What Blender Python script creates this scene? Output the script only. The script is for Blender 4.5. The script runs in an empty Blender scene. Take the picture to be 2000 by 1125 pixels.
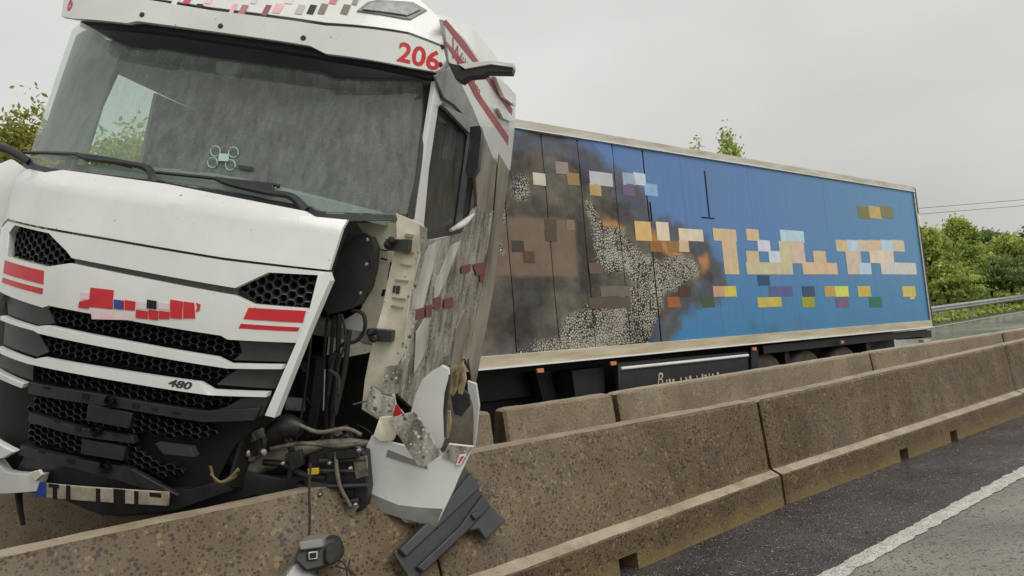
import bpy, bmesh, math, random
import numpy as np
from mathutils import Vector, Matrix, noise
random.seed(7); np.random.seed(7)
scene = bpy.context.scene
R = math.radians
COL = scene.collection

# ------------------------------------------------------------------ camera
def frame(o, x, y, z):
    return Matrix(((x[0], y[0], z[0], o[0]), (x[1], y[1], z[1], o[1]), (x[2], y[2], z[2], o[2]), (0, 0, 0, 1)))
camd = bpy.data.cameras.new('camera'); cam = bpy.data.objects.new('camera', camd); COL.objects.link(cam)
_r, _u, _f = (0.99619, 0.00380, -0.08707), (0.08716, -0.04345, 0.99525), (0.00000, 0.99905, 0.04362)
cam.matrix_world = frame((0, 0, 1.8), _r, _u, tuple(-v for v in _f))
camd.sensor_width = 36; camd.lens = 26.1; camd.clip_start = .05; camd.clip_end = 4000
scene.camera = cam

# ------------------------------------------------------------------ overcast sky
SUN_EL, SUN_AZ = 48, 128          # degrees; azimuth clockwise from +Y
world = bpy.data.worlds.new('World'); scene.world = world; world.use_nodes = True
nt = world.node_tree; nt.nodes.clear()
def N(tree, typ, **kw):
    n = tree.nodes.new(typ)
    for k, v in kw.items(): setattr(n, k, v)
    return n
out = N(nt, 'ShaderNodeOutputWorld'); bg = N(nt, 'ShaderNodeBackground'); bg.inputs[1].default_value = .1
sky = N(nt, 'ShaderNodeTexSky', sky_type='NISHITA'); sky.sun_disc = False
sky.sun_elevation = R(SUN_EL); sky.sun_rotation = R(SUN_AZ); sky.dust_density = 6; sky.air_density = 1.5
tc = N(nt, 'ShaderNodeTexCoord')
mp = N(nt, 'ShaderNodeMapping'); mp.inputs['Scale'].default_value = (1, 1, 2.2); mp.inputs['Location'].default_value = (2.74, 1.82, 4.2)
nz = N(nt, 'ShaderNodeTexNoise'); nz.inputs['Scale'].default_value = 1.1; nz.inputs['Detail'].default_value = 5; nz.inputs['Roughness'].default_value = .45
cr = N(nt, 'ShaderNodeValToRGB')
cr.color_ramp.elements[0].position = .3; cr.color_ramp.elements[0].color = (.54, .535, .51, 1)
cr.color_ramp.elements[1].position = .66; cr.color_ramp.elements[1].color = (.82, .815, .79, 1)
sc = N(nt, 'ShaderNodeVectorMath', operation='SCALE'); sc.inputs['Scale'].default_value = 10.0
mx = N(nt, 'ShaderNodeMix', data_type='RGBA'); mx.inputs[0].default_value = .93
lk = nt.links.new
lk(tc.outputs['Generated'], mp.inputs[0]); lk(mp.outputs[0], nz.inputs['Vector']); lk(nz.outputs[0], cr.inputs[0])
lk(cr.outputs[0], sc.inputs[0]); lk(sky.outputs[0], mx.inputs[6]); lk(sc.outputs[0], mx.inputs[7])
lk(mx.outputs[2], bg.inputs[0]); lk(bg.outputs[0], out.inputs[0])

sd = bpy.data.lights.new('sun', 'SUN'); sd.energy = 1.4; sd.angle = R(40); sd.color = (1, .97, .93)
sun = bpy.data.objects.new('sun', sd); COL.objects.link(sun)
_d = Vector((math.sin(R(SUN_AZ)) * math.cos(R(SUN_EL)), math.cos(R(SUN_AZ)) * math.cos(R(SUN_EL)), math.sin(R(SUN_EL))))
sun.rotation_euler = _d.to_track_quat('Z', 'Y').to_euler(); sun.location = (0, 0, 30)
scene.view_settings.view_transform = 'Standard'; scene.view_settings.look = 'None'
scene.view_settings.exposure = 0.1; scene.view_settings.gamma = 1

# ------------------------------------------------------------------ materials
def lin(r, g, b):
    f = lambda v: ((v / 255 + .055) / 1.055) ** 2.4 if v > 10 else v / 255 / 12.92
    return (f(r), f(g), f(b), 1)
MATS = {}
def M(name, c1, c2=None, scale=5., rough=.5, rough2=None, metal=0., bump=0., bscale=80., detail=6., lo=.35, hi=.65, spots=None, bdist=.01, coat=0., stretch=None, gen=False):
    """noise-mixed principled surface; spots = (colour, scale, threshold)"""
    m = bpy.data.materials.new(name); m.use_nodes = True; t = m.node_tree; p = t.nodes['Principled BSDF']; L = t.links.new
    c1 = lin(*c1); c2 = lin(*c2) if c2 else c1
    tc = N(t, 'ShaderNodeTexCoord'); vec = tc.outputs['Object']
    if stretch:
        mpn = N(t, 'ShaderNodeMapping'); mpn.inputs['Scale'].default_value = stretch; L(vec, mpn.inputs[0]); svec = mpn.outputs[0]
    else: svec = vec
    n1 = N(t, 'ShaderNodeTexNoise'); n1.inputs['Scale'].default_value = scale; n1.inputs['Detail'].default_value = detail; n1.inputs['Roughness'].default_value = .62
    L(svec, n1.inputs['Vector'])
    r1 = N(t, 'ShaderNodeValToRGB'); r1.color_ramp.elements[0].position = lo; r1.color_ramp.elements[1].position = hi
    r1.color_ramp.elements[0].color = c1; r1.color_ramp.elements[1].color = c2
    L(n1.outputs[0], r1.inputs[0]); colr = r1.outputs[0]
    if spots:
        for sp in (spots if isinstance(spots, list) else [spots]):
            v = N(t, 'ShaderNodeTexVoronoi'); v.inputs['Scale'].default_value = sp[1]; L(vec, v.inputs['Vector'])
            nn = N(t, 'ShaderNodeTexNoise'); nn.inputs['Scale'].default_value = sp[1] * .35; L(vec, nn.inputs['Vector'])
            ad = N(t, 'ShaderNodeMath', operation='ADD'); L(v.outputs['Distance'], ad.inputs[0]); L(nn.outputs[0], ad.inputs[1])
            rr = N(t, 'ShaderNodeMapRange'); rr.inputs[1].default_value = sp[2]; rr.inputs[2].default_value = sp[2] + .16; rr.inputs[3].default_value = 1; rr.inputs[4].default_value = 0
            L(ad.outputs[0], rr.inputs[0])
            mm = N(t, 'ShaderNodeMix', data_type='RGBA'); L(rr.outputs[0], mm.inputs[0]); L(colr, mm.inputs[6]); mm.inputs[7].default_value = lin(*sp[0]); colr = mm.outputs[2]
    L(colr, p.inputs['Base Color'])
    p.inputs['Roughness'].default_value = rough; p.inputs['Metallic'].default_value = metal; p.inputs['Coat Weight'].default_value = coat
    if rough2 is not None:
        n3 = N(t, 'ShaderNodeTexNoise'); n3.inputs['Scale'].default_value = scale * .6; n3.inputs['Detail'].default_value = 5; L(svec, n3.inputs['Vector'])
        mr = N(t, 'ShaderNodeMapRange'); mr.inputs[1].default_value = .35; mr.inputs[2].default_value = .65; mr.inputs[3].default_value = rough; mr.inputs[4].default_value = rough2
        L(n3.outputs[0], mr.inputs[0]); L(mr.outputs[0], p.inputs['Roughness'])
    if bump:
        n2 = N(t, 'ShaderNodeTexNoise'); n2.inputs['Scale'].default_value = bscale; n2.inputs['Detail'].default_value = 4; L(vec, n2.inputs['Vector'])
        b = N(t, 'ShaderNodeBump'); b.inputs['Strength'].default_value = bump; b.inputs['Distance'].default_value = bdist; L(n2.outputs[0], b.inputs['Height']); L(b.outputs[0], p.inputs['Normal'])
    MATS[name] = m; return m
M('white_paint', (232, 233, 229), (222, 223, 219), scale=3, rough=.3, coat=.3, spots=[((150, 146, 138), 30, .37)], bump=.05, bscale=300, bdist=.001)
M('bar_white', (236, 237, 235), (225, 226, 224), scale=4, rough=.32)
M('cream_inner', (234, 228, 208), (206, 199, 178), scale=7, rough=.5, spots=((140, 132, 114), 20, .46), bump=.1, bscale=60)
M('dirty_paint', (216, 213, 204), (136, 129, 118), scale=3.2, rough=.45, lo=.4, hi=.72, bump=.12, bscale=40, stretch=(1, 1, .45))
M('scraped', (194, 191, 181), (104, 99, 90), scale=13, rough=.36, metal=.2, bump=.5, bscale=55, lo=.36, hi=.62, detail=10, spots=[((88, 82, 74), 26, .6), ((222, 220, 212), 34, .55)], stretch=(1, .5, .25))
M('sooty_paint', (168, 160, 146), (104, 96, 84), scale=2.6, rough=.5, lo=.38, hi=.66, bump=.1, bscale=50, spots=((120, 104, 82), 7, .38), stretch=(1, .5, .3))
M('tan_torn', (188, 170, 138), (140, 122, 92), scale=9, rough=.55, bump=.3, bscale=40)
M('pillar_grey', (140, 140, 136), (112, 111, 106), scale=6, rough=.35)
M('black_plastic', (40, 40, 43), (52, 52, 55), scale=9, rough=.42, bump=.1, bscale=300, bdist=.003)
M('grey_plastic', (62, 63, 66), (52, 53, 56), scale=7, rough=.42)
M('strip_grey', (84, 83, 82), (74, 73, 72), scale=7, rough=.45)
M('mesh_black', (30, 30, 34), (44, 44, 48), scale=9, rough=.35)
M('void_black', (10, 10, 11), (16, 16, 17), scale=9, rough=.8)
M('rubber', (34, 33, 32), (52, 49, 45), scale=8, rough=.8, bump=.2, bscale=70)
M('tyre_dirty', (62, 57, 50), (92, 84, 72), scale=6, rough=.85, bump=.2, bscale=60)
M('cast_metal', (134, 130, 116), (66, 62, 54), scale=9, rough=.5, metal=.1, bump=.3, bscale=45, spots=((128, 118, 96), 14, .33))
M('dark_metal', (48, 48, 48), (26, 26, 27), scale=8, rough=.45, metal=.3, bump=.25, bscale=50)
M('bright_metal', (190, 190, 188), (160, 160, 158), scale=8, rough=.3, metal=.9)
M('wire_tan', (136, 118, 76), (92, 78, 48), scale=12, rough=.5)
M('yellow_clip', (206, 176, 40), rough=.45)
M('red_paint', (208, 42, 52), (196, 38, 48), scale=8, rough=.35)
M('badge_pink', (238, 196, 200), (226, 220, 222), scale=9, rough=.4)
M('red_faded', (178, 84, 86), (160, 74, 76), scale=8, rough=.5)
M('red_sooty', (140, 74, 72), (104, 72, 68), scale=8, rough=.6)
M('reflector_red', (170, 24, 28), rough=.25)
M('orange_marker', (214, 150, 112), (186, 104, 60), scale=25, rough=.3)
M('visor_dark', (14, 17, 30), (9, 11, 20), scale=5, rough=.6)
M('cab_interior', (152, 155, 150), (134, 137, 132), scale=3, rough=.85)
M('dash', (186, 196, 188), (164, 174, 166), scale=3, rough=.7)
M('seat_fabric', (74, 76, 78), (60, 61, 63), scale=12, rough=.9)
M('rail_alu', (206, 198, 176), (172, 158, 128), scale=4, rough=.45, metal=.15, lo=.35, hi=.7, spots=((222, 220, 212), 18, .34), stretch=(.35, 1, 3))
M('rail_top', (206, 203, 192), (172, 166, 150), scale=5, rough=.5, metal=.15, spots=((200, 198, 190), 14, .35), stretch=(.4, 1, 3))
M('chassis_black', (26, 27, 30), (36, 37, 40), scale=5, rough=.5)
M('skirt_black', (32, 34, 38), (44, 45, 48), scale=3, rough=.45, stretch=(1, 1, .4))
M('box_side', (120, 120, 118), (90, 88, 84), scale=3, rough=.6)
M('asphalt_shoulder', (50, 49, 51), (88, 84, 82), scale=1.3, rough=.16, rough2=.5, bump=1., bscale=70, bdist=.02, spots=[((34, 32, 35), 36, .72), ((176, 174, 176), 48, .55), ((92, 78, 92), 30, .6)])  # pale spots paint the wet sparkle on the aggregate
M('asphalt_lane', (116, 112, 104), (156, 150, 140), scale=.8, rough=.08, rough2=.42, bump=.7, bscale=60, bdist=.012, spots=[((74, 70, 63), 40, .7), ((158, 154, 146), 70, .56)], stretch=(.6, 1.4, 1))
M('asphalt_far', (118, 118, 114), (142, 142, 137), scale=.35, rough=.08, rough2=.3, bump=.12, bscale=30)
M('line_paint', (222, 220, 212), (190, 186, 176), scale=14, rough=.45, bump=1., bscale=70, bdist=.02, spots=((110, 106, 98), 42, .6))
M('median_soil', (70, 58, 42), (48, 40, 30), scale=2.5, rough=.9, bump=.5, bscale=30)
M('grass_ground', (86, 112, 48), (66, 92, 40), scale=.8, rough=.9, bump=.6, bscale=8, bdist=.08)
M('bark', (74, 66, 54), (52, 46, 38), scale=6, rough=.9, bump=.5, bscale=20)
M('galvanised', (168, 170, 170), (136, 138, 138), scale=3, rough=.4, metal=.4)
M('cable_grey', (70, 72, 74), rough=.7)
M('plate_white', (196, 188, 170), (150, 140, 120), scale=11, rough=.4)
M('plate_blue', (36, 74, 158), rough=.4)
M('lamp_lens', (150, 150, 150), (96, 97, 98), scale=25, rough=.12)
M('sticker_pale', (176, 206, 196), rough=.5)
M('scuff_pale', (178, 174, 164), (140, 134, 122), scale=30, rough=.7)
M('bluish_print', (150, 160, 175), rough=.5)

def concrete(name, c1, c2, cdark, cpale, sz, thr):
    m = M(name, c1, c2, scale=2.2, rough=.75, bump=.55, bscale=65, bdist=.008, detail=8,
          spots=[(cpale, 24, .62), (cdark, sz, thr), (cdark, sz * 2.2, thr - .04)], rough2=.5)
    # road grime band near the foot, following the barrier's own height
    t = m.node_tree; p = t.nodes['Principled BSDF']; L = t.links.new
    src = p.inputs['Base Color'].links[0].from_socket
    tcn = N(t, 'ShaderNodeTexCoord'); sx = N(t, 'ShaderNodeSeparateXYZ'); L(tcn.outputs['Object'], sx.inputs[0])
    nn = N(t, 'ShaderNodeTexNoise'); nn.inputs['Scale'].default_value = 4; L(tcn.outputs['Object'], nn.inputs['Vector'])
    a = N(t, 'ShaderNodeMath', operation='MULTIPLY_ADD'); a.inputs[1].default_value = .16; L(nn.outputs[0], a.inputs[0]); L(sx.outputs[2], a.inputs[2])
    mr = N(t, 'ShaderNodeMapRange'); mr.inputs[1].default_value = .06; mr.inputs[2].default_value = .22; mr.inputs[3].default_value = .75; mr.inputs[4].default_value = 0; L(a.outputs[0], mr.inputs[0])
    mm = N(t, 'ShaderNodeMix', data_type='RGBA'); mm.inputs[7].default_value = lin(128, 108, 66); L(mr.outputs[0], mm.inputs[0]); L(src, mm.inputs[6]); L(mm.outputs[2], p.inputs['Base Color'])
    return m
concrete('barrier_concrete', (106, 89, 62), (84, 69, 47), (50, 38, 27), (124, 105, 72), 38, .71)
concrete('far_concrete', (146, 130, 106), (118, 104, 84), (98, 86, 68), (150, 136, 108), 40, .64)
M('worn_skylit_concrete', (172, 159, 138), (142, 128, 106), scale=5, rough=.6, bump=.4, bscale=60, spots=((104, 88, 70), 30, .5))  # worn concrete, its colour also lightened for skylight on upward faces
M('worn_skylit_far', (186, 176, 156), (160, 148, 128), scale=5, rough=.6, bump=.4, bscale=60)
M('hole_dark', (14, 12, 10), rough=.9)

def glass(name, tint, dirt_sheen, dirt_sheen_col, ior=1.45, gloss=1.):
    m = bpy.data.materials.new(name); m.use_nodes = True; t = m.node_tree; t.nodes.clear(); L = t.links.new
    o = N(t, 'ShaderNodeOutputMaterial'); tr = N(t, 'ShaderNodeBsdfTransparent'); tr.inputs[0].default_value = tint
    gl = N(t, 'ShaderNodeBsdfGlossy'); gl.inputs['Roughness'].default_value = .04
    df = N(t, 'ShaderNodeBsdfDiffuse'); df.inputs[0].default_value = dirt_sheen_col
    ge = N(t, 'ShaderNodeNewGeometry'); dt = N(t, 'ShaderNodeVectorMath', operation='DOT_PRODUCT'); L(ge.outputs['Incoming'], dt.inputs[0]); L(ge.outputs['Normal'], dt.inputs[1])
    ab = N(t, 'ShaderNodeMath', operation='ABSOLUTE'); L(dt.outputs['Value'], ab.inputs[0]); om = N(t, 'ShaderNodeMath', operation='SUBTRACT'); om.inputs[0].default_value = 1; L(ab.outputs[0], om.inputs[1])
    pw = N(t, 'ShaderNodeMath', operation='POWER'); L(om.outputs[0], pw.inputs[0]); pw.inputs[1].default_value = 5; f0 = ((ior - 1) / (ior + 1)) ** 2
    fr = N(t, 'ShaderNodeMath', operation='MULTIPLY_ADD'); L(pw.outputs[0], fr.inputs[0]); fr.inputs[1].default_value = (1 - f0) * gloss; fr.inputs[2].default_value = f0 * gloss
    tcn = N(t, 'ShaderNodeTexCoord'); mpn = N(t, 'ShaderNodeMapping'); mpn.inputs['Scale'].default_value = (9, 9, 2.2); L(tcn.outputs['Object'], mpn.inputs[0])
    n = N(t, 'ShaderNodeTexNoise'); n.inputs['Scale'].default_value = 2.2; n.inputs['Detail'].default_value = 8; n.inputs['Roughness'].default_value = .7; L(mpn.outputs[0], n.inputs['Vector'])
    v = N(t, 'ShaderNodeTexVoronoi'); v.inputs['Scale'].default_value = 75; L(tcn.outputs['Object'], v.inputs['Vector'])
    vr = N(t, 'ShaderNodeMapRange'); vr.inputs[1].default_value = .12; vr.inputs[2].default_value = .3; vr.inputs[3].default_value = .16; vr.inputs[4].default_value = 0; L(v.outputs['Distance'], vr.inputs[0])
    mr = N(t, 'ShaderNodeMapRange'); mr.inputs[1].default_value = .35; mr.inputs[2].default_value = .7; mr.inputs[3].default_value = dirt_sheen * .45; mr.inputs[4].default_value = dirt_sheen; L(n.outputs[0], mr.inputs[0])
    ad = N(t, 'ShaderNodeMath', operation='ADD'); L(mr.outputs[0], ad.inputs[0]); L(vr.outputs[0], ad.inputs[1])
    m1 = N(t, 'ShaderNodeMixShader'); L(ad.outputs[0], m1.inputs[0]); L(tr.outputs[0], m1.inputs[1]); L(df.outputs[0], m1.inputs[2])
    m2 = N(t, 'ShaderNodeMixShader'); L(fr.outputs[0], m2.inputs[0]); L(m1.outputs[0], m2.inputs[1]); L(gl.outputs[0], m2.inputs[2])
    L(m2.outputs[0], o.inputs[0]); MATS[name] = m
glass('wet_glass', (.78, .88, .83, 1), .42, lin(172, 181, 174), 1.6)  # windscreen dirt film, its pale colour also carries the sky reflection
glass('clear_glass', (.88, .98, .94, 1), .22, lin(206, 232, 222), 1.35)
glass('side_glass', (.2, .22, .22, 1), 1.0, lin(96, 95, 90), 1.3, .25)
glass('lamp_glass', (.8, .8, .8, 1), .15, lin(180, 180, 180), 1.5)

def leaf_mat(name, c1, c2):
    m = bpy.data.materials.new(name); m.use_nodes = True; t = m.node_tree; p = t.nodes['Principled BSDF']; L = t.links.new
    a = N(t, 'ShaderNodeAttribute', attribute_name='tone'); mx = N(t, 'ShaderNodeMix', data_type='RGBA')
    mx.inputs[6].default_value = lin(*c1); mx.inputs[7].default_value = lin(*c2); L(a.outputs['Fac'], mx.inputs[0]); L(mx.outputs[2], p.inputs['Base Color'])
    p.inputs['Roughness'].default_value = .55
    tr = N(t, 'ShaderNodeBsdfTranslucent'); L(mx.outputs[2], tr.inputs[0]); ms = N(t, 'ShaderNodeMixShader'); ms.inputs[0].default_value = .35
    L(p.outputs[0], ms.inputs[1]); L(tr.outputs[0], ms.inputs[2]); L(ms.outputs[0], t.nodes['Material Output'].inputs[0]); MATS[name] = m
leaf_mat('leaf_fresh', (108, 132, 58), (206, 216, 118)); leaf_mat('leaf_deep', (78, 100, 56), (146, 166, 94)); leaf_mat('leaf_yellow', (120, 126, 58), (182, 178, 92))

def attr_print(name, rough=.45):
    m = bpy.data.materials.new(name); m.use_nodes = True; t = m.node_tree; p = t.nodes['Principled BSDF']
    a = N(t, 'ShaderNodeAttribute', attribute_name='ink'); tcn = N(t, 'ShaderNodeTexCoord'); n = N(t, 'ShaderNodeTexNoise'); n.inputs['Scale'].default_value = 6; n.inputs['Detail'].default_value = 6
    t.links.new(tcn.outputs['Object'], n.inputs['Vector'])
    mr = N(t, 'ShaderNodeMapRange'); mr.inputs[1].default_value = .3; mr.inputs[2].default_value = .7; mr.inputs[3].default_value = .86; mr.inputs[4].default_value = 1.06; t.links.new(n.outputs[0], mr.inputs[0])
    vm = N(t, 'ShaderNodeVectorMath', operation='SCALE'); t.links.new(a.outputs['Color'], vm.inputs[0]); t.links.new(mr.outputs[0], vm.inputs['Scale'])
    t.links.new(vm.outputs[0], p.inputs['Base Color']); p.inputs['Roughness'].default_value = rough; MATS[name] = m
attr_print('printed_film')

# ------------------------------------------------------------------ builders
def tag(o, label=None, cat=None, group=None, kind=None):
    for k, v in (('label', label), ('category', cat), ('group', group), ('kind', kind)):
        if v: o[k] = v
    return o
def empty(name, mw=None):
    o = bpy.data.objects.new(name, None); COL.objects.link(o); o.empty_display_size = .2
    if mw is not None: o.matrix_world = mw
    return o
def mk(name, verts, faces, mat, parent=None, smooth=35, bevel=0., recalc=True, mats=None, midx=None):
    me = bpy.data.meshes.new(name); me.from_pydata([tuple(v) for v in verts], [], faces)
    if midx is not None: me.polygons.foreach_set('material_index', midx)
    if recalc:
        bm = bmesh.new(); bm.from_mesh(me); bmesh.ops.recalc_face_normals(bm, faces=bm.faces); bm.to_mesh(me); bm.free()
    for mm in (mats or [mat]): me.materials.append(MATS[mm])
    if smooth:
        me.polygons.foreach_set('use_smooth', [True] * len(me.polygons)); me.set_sharp_from_angle(angle=R(smooth))
    o = bpy.data.objects.new(name, me); COL.objects.link(o)
    if parent: o.parent = parent
    if bevel:
        b = o.modifiers.new('bevel', 'BEVEL'); b.width = bevel; b.segments = 2; b.limit_method = 'ANGLE'; b.angle_limit = R(40)
    return o
def flat_cells(pts, step, stepv=None):
    """triangulate a polygon in (u,v) and slice it into cells so that it can follow a curved surface"""
    bm = bmesh.new(); vs = [bm.verts.new((p[0], p[1], 0)) for p in pts]; f = bm.faces.new(vs)
    bmesh.ops.triangulate(bm, faces=[f])
    us = [p[0] for p in pts]; ws = [p[1] for p in pts]; stepv = stepv or step * 1.6
    for lo, hi, ax, st in ((min(us), max(us), 0, step), (min(ws), max(ws), 1, stepv)):
        k = math.floor(lo / st) + 1
        while k * st < hi - 1e-4:
            co = [0, 0, 0]; no = [0, 0, 0]; co[ax] = k * st + 1e-5; no[ax] = 1
            bmesh.ops.bisect_plane(bm, geom=bm.verts[:] + bm.edges[:] + bm.faces[:], plane_co=co, plane_no=no, dist=1e-5); k += 1
    bm.verts.index_update(); uv = [(v.co.x, v.co.y) for v in bm.verts]; fs = [[v.index for v in f.verts] for f in bm.faces]
    be = [(e.verts[0].index, e.verts[1].index) for e in bm.edges if len(e.link_faces) == 1]
    bm.free(); return uv, fs, be
def patch(name, pts, mapf, thick, mat, parent=None, off=0., step=.1, bevel=.004, stepv=None, smooth=35):
    uv, fs, be = flat_cells(pts, step, stepv); n = len(uv)
    if thick == 0: return mk(name, [mapf(u, v, off) for u, v in uv], fs, mat, parent, 60)
    V = [mapf(u, v, off + thick) for u, v in uv] + [mapf(u, v, off) for u, v in uv]
    Fc = fs + [[i + n for i in f][::-1] for f in fs] + [[a, b, b + n, a + n] for a, b in be]
    return mk(name, V, Fc, mat, parent, smooth, bevel)
def FM(u, v, d): return (u, yf(u, v) - d, v)
def WM(u, v, d): return (u, yw(u, v) - d, v)
def VM(u, v, d): return (u, yv(u, v) - d, v)
def RM(u, v, d): return (u, yr(u, v) - d, v)
def YM(y0, bow=0., x0=0.): return lambda u, v, d: (u, y0 + bow * (u - x0) ** 2 - d, v)
def SM(x0): return lambda u, v, d: (x0 + d, u, v)
def inside(p, poly):
    x, y = p; c = False; j = len(poly) - 1
    for i in range(len(poly)):
        (xi, yi), (xj, yj) = poly[i], poly[j]
        if (yi > y) != (yj > y) and x < (xj - xi) * (y - yi) / (yj - yi) + xi: c = not c
        j = i
    return c
def hexmesh(name, poly, mapf, mat, parent, w=.052, h=.026, off=0., depth=.03, wall=.22):
    """honeycomb grille: each cell a ring with walls going back"""
    V, Fc = [], []; us = [p[0] for p in poly]; vs = [p[1] for p in poly]
    r = 0; v = min(vs)
    while v < max(vs) + h:
        u = min(us) + (w * .75 if r % 2 else 0)
        while u < max(us) + w:
            if inside((u, v), poly):
                b = len(V)
                for k in range(6):
                    a = R(60 * k); cu, cv = math.cos(a), math.sin(a)
                    V += [mapf(u + cu * w * .5, v + cv * h * 1.1, off), mapf(u + cu * w * .5 * (1 - wall), v + cv * h * 1.1 * (1 - wall), off + .003), mapf(u + cu * w * .5 * (1 - wall), v + cv * h * 1.1 * (1 - wall), off - depth)]
                for k in range(6):
                    i, j = b + 3 * k, b + 3 * ((k + 1) % 6)
                    Fc += [[i, j, j + 1, i + 1], [i + 1, j + 1, j + 2, i + 2]]
            u += w * 1.5
        v += h * .98; r += 1
    o = mk(name, V, Fc, mat, parent, 0, recalc=False); o['kind'] = 'stuff'; return o
def smooth_pts(pts, n=6):
    P = [Vector(p) for p in pts]
    if len(P) < 3: return P
    out = []
    for i in range(len(P) - 1):
        p0, p1, p2, p3 = P[max(i - 1, 0)], P[i], P[i + 1], P[min(i + 2, len(P) - 1)]
        for k in range(n):
            t = k / n
            out.append(.5 * ((2 * p1) + (p2 - p0) * t + (2 * p0 - 5 * p1 + 4 * p2 - p3) * t * t + (3 * p1 - p0 - 3 * p2 + p3) * t ** 3))
    return out + [P[-1]]
def tube(name, pts, rad, mat, parent=None, seg=8, n=6, flat=1.):
    P = smooth_pts(pts, n); V, Fc = [], []
    rads = rad if isinstance(rad, (list, tuple)) else [rad]
    up = Vector((0, 0, 1))
    for i, p in enumerate(P):
        d = (P[min(i + 1, len(P) - 1)] - P[max(i - 1, 0)]).normalized()
        a = d.cross(up if abs(d.z) < .95 else Vector((1, 0, 0))).normalized(); b = a.cross(d)
        t = i / max(len(P) - 1, 1) * (len(rads) - 1); k = min(int(t), len(rads) - 2) if len(rads) > 1 else 0
        r = rads[0] if len(rads) == 1 else rads[k] + (rads[k + 1] - rads[k]) * (t - k)
        for s in range(seg):
            th = 2 * math.pi * s / seg; V.append(p + a * r * math.cos(th) + b * r * flat * math.sin(th))
    for i in range(len(P) - 1):
        for s in range(seg):
            Fc.append([i * seg + s, i * seg + (s + 1) % seg, (i + 1) * seg + (s + 1) % seg, (i + 1) * seg + s])
    Fc += [list(range(seg))[::-1], [(len(P) - 1) * seg + s for s in range(seg)]]
    return mk(name, V, Fc, mat, parent, 50)
def box(name, c, s, mat, parent=None, rot=(0, 0, 0), bevel=.006, taper=1.):
    from mathutils import Euler
    E = Euler([R(a) for a in rot]).to_matrix(); V = []
    for z in (-.5, .5):
        k = taper if z > 0 else 1
        for x, y in ((-.5, -.5), (.5, -.5), (.5, .5), (-.5, .5)): V.append(E @ Vector((x * s[0] * k, y * s[1] * k, z * s[2])) + Vector(c))
    return mk(name, V, [[3, 2, 1, 0], [4, 5, 6, 7], [0, 1, 5, 4], [1, 2, 6, 5], [2, 3, 7, 6], [3, 0, 4, 7]], mat, parent, 35, bevel)
def ring(name, c, axis, r, prof, mat, parent=None, seg=32):
    """lathe: prof = [(radius, along axis)]"""
    ax = Vector(axis).normalized(); a = ax.cross(Vector((0, 0, 1)) if abs(ax.z) < .9 else Vector((1, 0, 0))).normalized(); b = ax.cross(a); V, Fc = [], []; m = len(prof)
    for s in range(seg):
        th = 2 * math.pi * s / seg
        for (rr, t) in prof: V.append(Vector(c) + (a * math.cos(th) + b * math.sin(th)) * rr * r + ax * t)
    for s in range(seg):
        for k in range(m - 1):
            i, j = s * m + k, ((s + 1) % seg) * m + k; Fc.append([i, j, j + 1, i + 1])
    return mk(name, V, Fc, mat, parent, 40)
def text(name, body, mapf, mat, parent, origin, size, ang=0., sx=1., shear=0., bold=0., off=.002, flipu=1):
    cu = bpy.data.curves.new('t', 'FONT'); cu.body = body; cu.size = size; cu.offset = bold; cu.shear = shear; cu.fill_mode = 'FRONT'; cu.resolution_u = 3
    ob = bpy.data.objects.new('t', cu); me = bpy.data.meshes.new_from_object(ob); ca, sa = math.cos(R(ang)), math.sin(R(ang))
    bm = bmesh.new(); bm.from_mesh(me); bmesh.ops.triangulate(bm, faces=bm.faces)
    for v in bm.verts:
        x, y = v.co.x * sx, v.co.y; u, w = x * ca - y * sa, x * sa + y * ca
        v.co = mapf(origin[0] + u * flipu, origin[1] + w, off)
    bm.to_mesh(me); bm.free(); me.name = name; me.materials.clear(); me.materials.append(MATS[mat])
    bpy.data.objects.remove(ob); bpy.data.curves.remove(cu)
    o = bpy.data.objects.new(name, me); COL.objects.link(o); o.parent = parent; return o
def prints(name, rects, mapf, parent, off=.003):
    """flat film print, one piece per colour field: rects = (u0, v0, u1, v1, rgb)"""
    for k, (a, b, c, d, col) in enumerate(rects):
        nu, nv = max(1, int((c - a) / .06)), max(1, int((d - b) / .06)); e = off + k * 2e-5
        V = [mapf(a + (c - a) * i / nu, b + (d - b) * j / nv, e) for i in range(nu + 1) for j in range(nv + 1)]
        Fc = [[i * (nv + 1) + j, i * (nv + 1) + j + 1, (i + 1) * (nv + 1) + j + 1, (i + 1) * (nv + 1) + j] for i in range(nu) for j in range(nv)]
        o = mk(name, V, Fc, 'printed_film', parent, 60, recalc=False); at = o.data.color_attributes.new('ink', 'FLOAT_COLOR', 'POINT')
        at.data.foreach_set('color', list(lin(*col)) * len(V))

def lerp_tab(t,z):
    if z<=t[0][0]: return t[0][1]
    for (a,b),(c,d) in zip(t,t[1:]):
        if z<=c: return b+(d-b)*(z-a)/(c-a)
    return t[-1][1]
Y0=[(-.3,-.16),(.2,-.24),(.8,-.28),(1.3,-.26),(1.6,-.22),(1.84,-.16),(1.95,-.06)]
def yf(x,z): return lerp_tab(Y0,z)+.42*min(abs(x)/1.25,1.1)**3      # nose: hood, grille, bumper
def yw(x,z): return .04+.25*min(abs(x)/1.25,1.05)**4+(z-2.0)*.33        # windscreen
def yv(x,z): return .10+.32*min(abs(x)/1.27,1.05)**4+(z-2.9)*.2         # sun visor band
def yr(x,z): return .24+.36*min(abs(x)/1.27,1.05)**4+(z-3.0)*.6         # roof front

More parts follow.
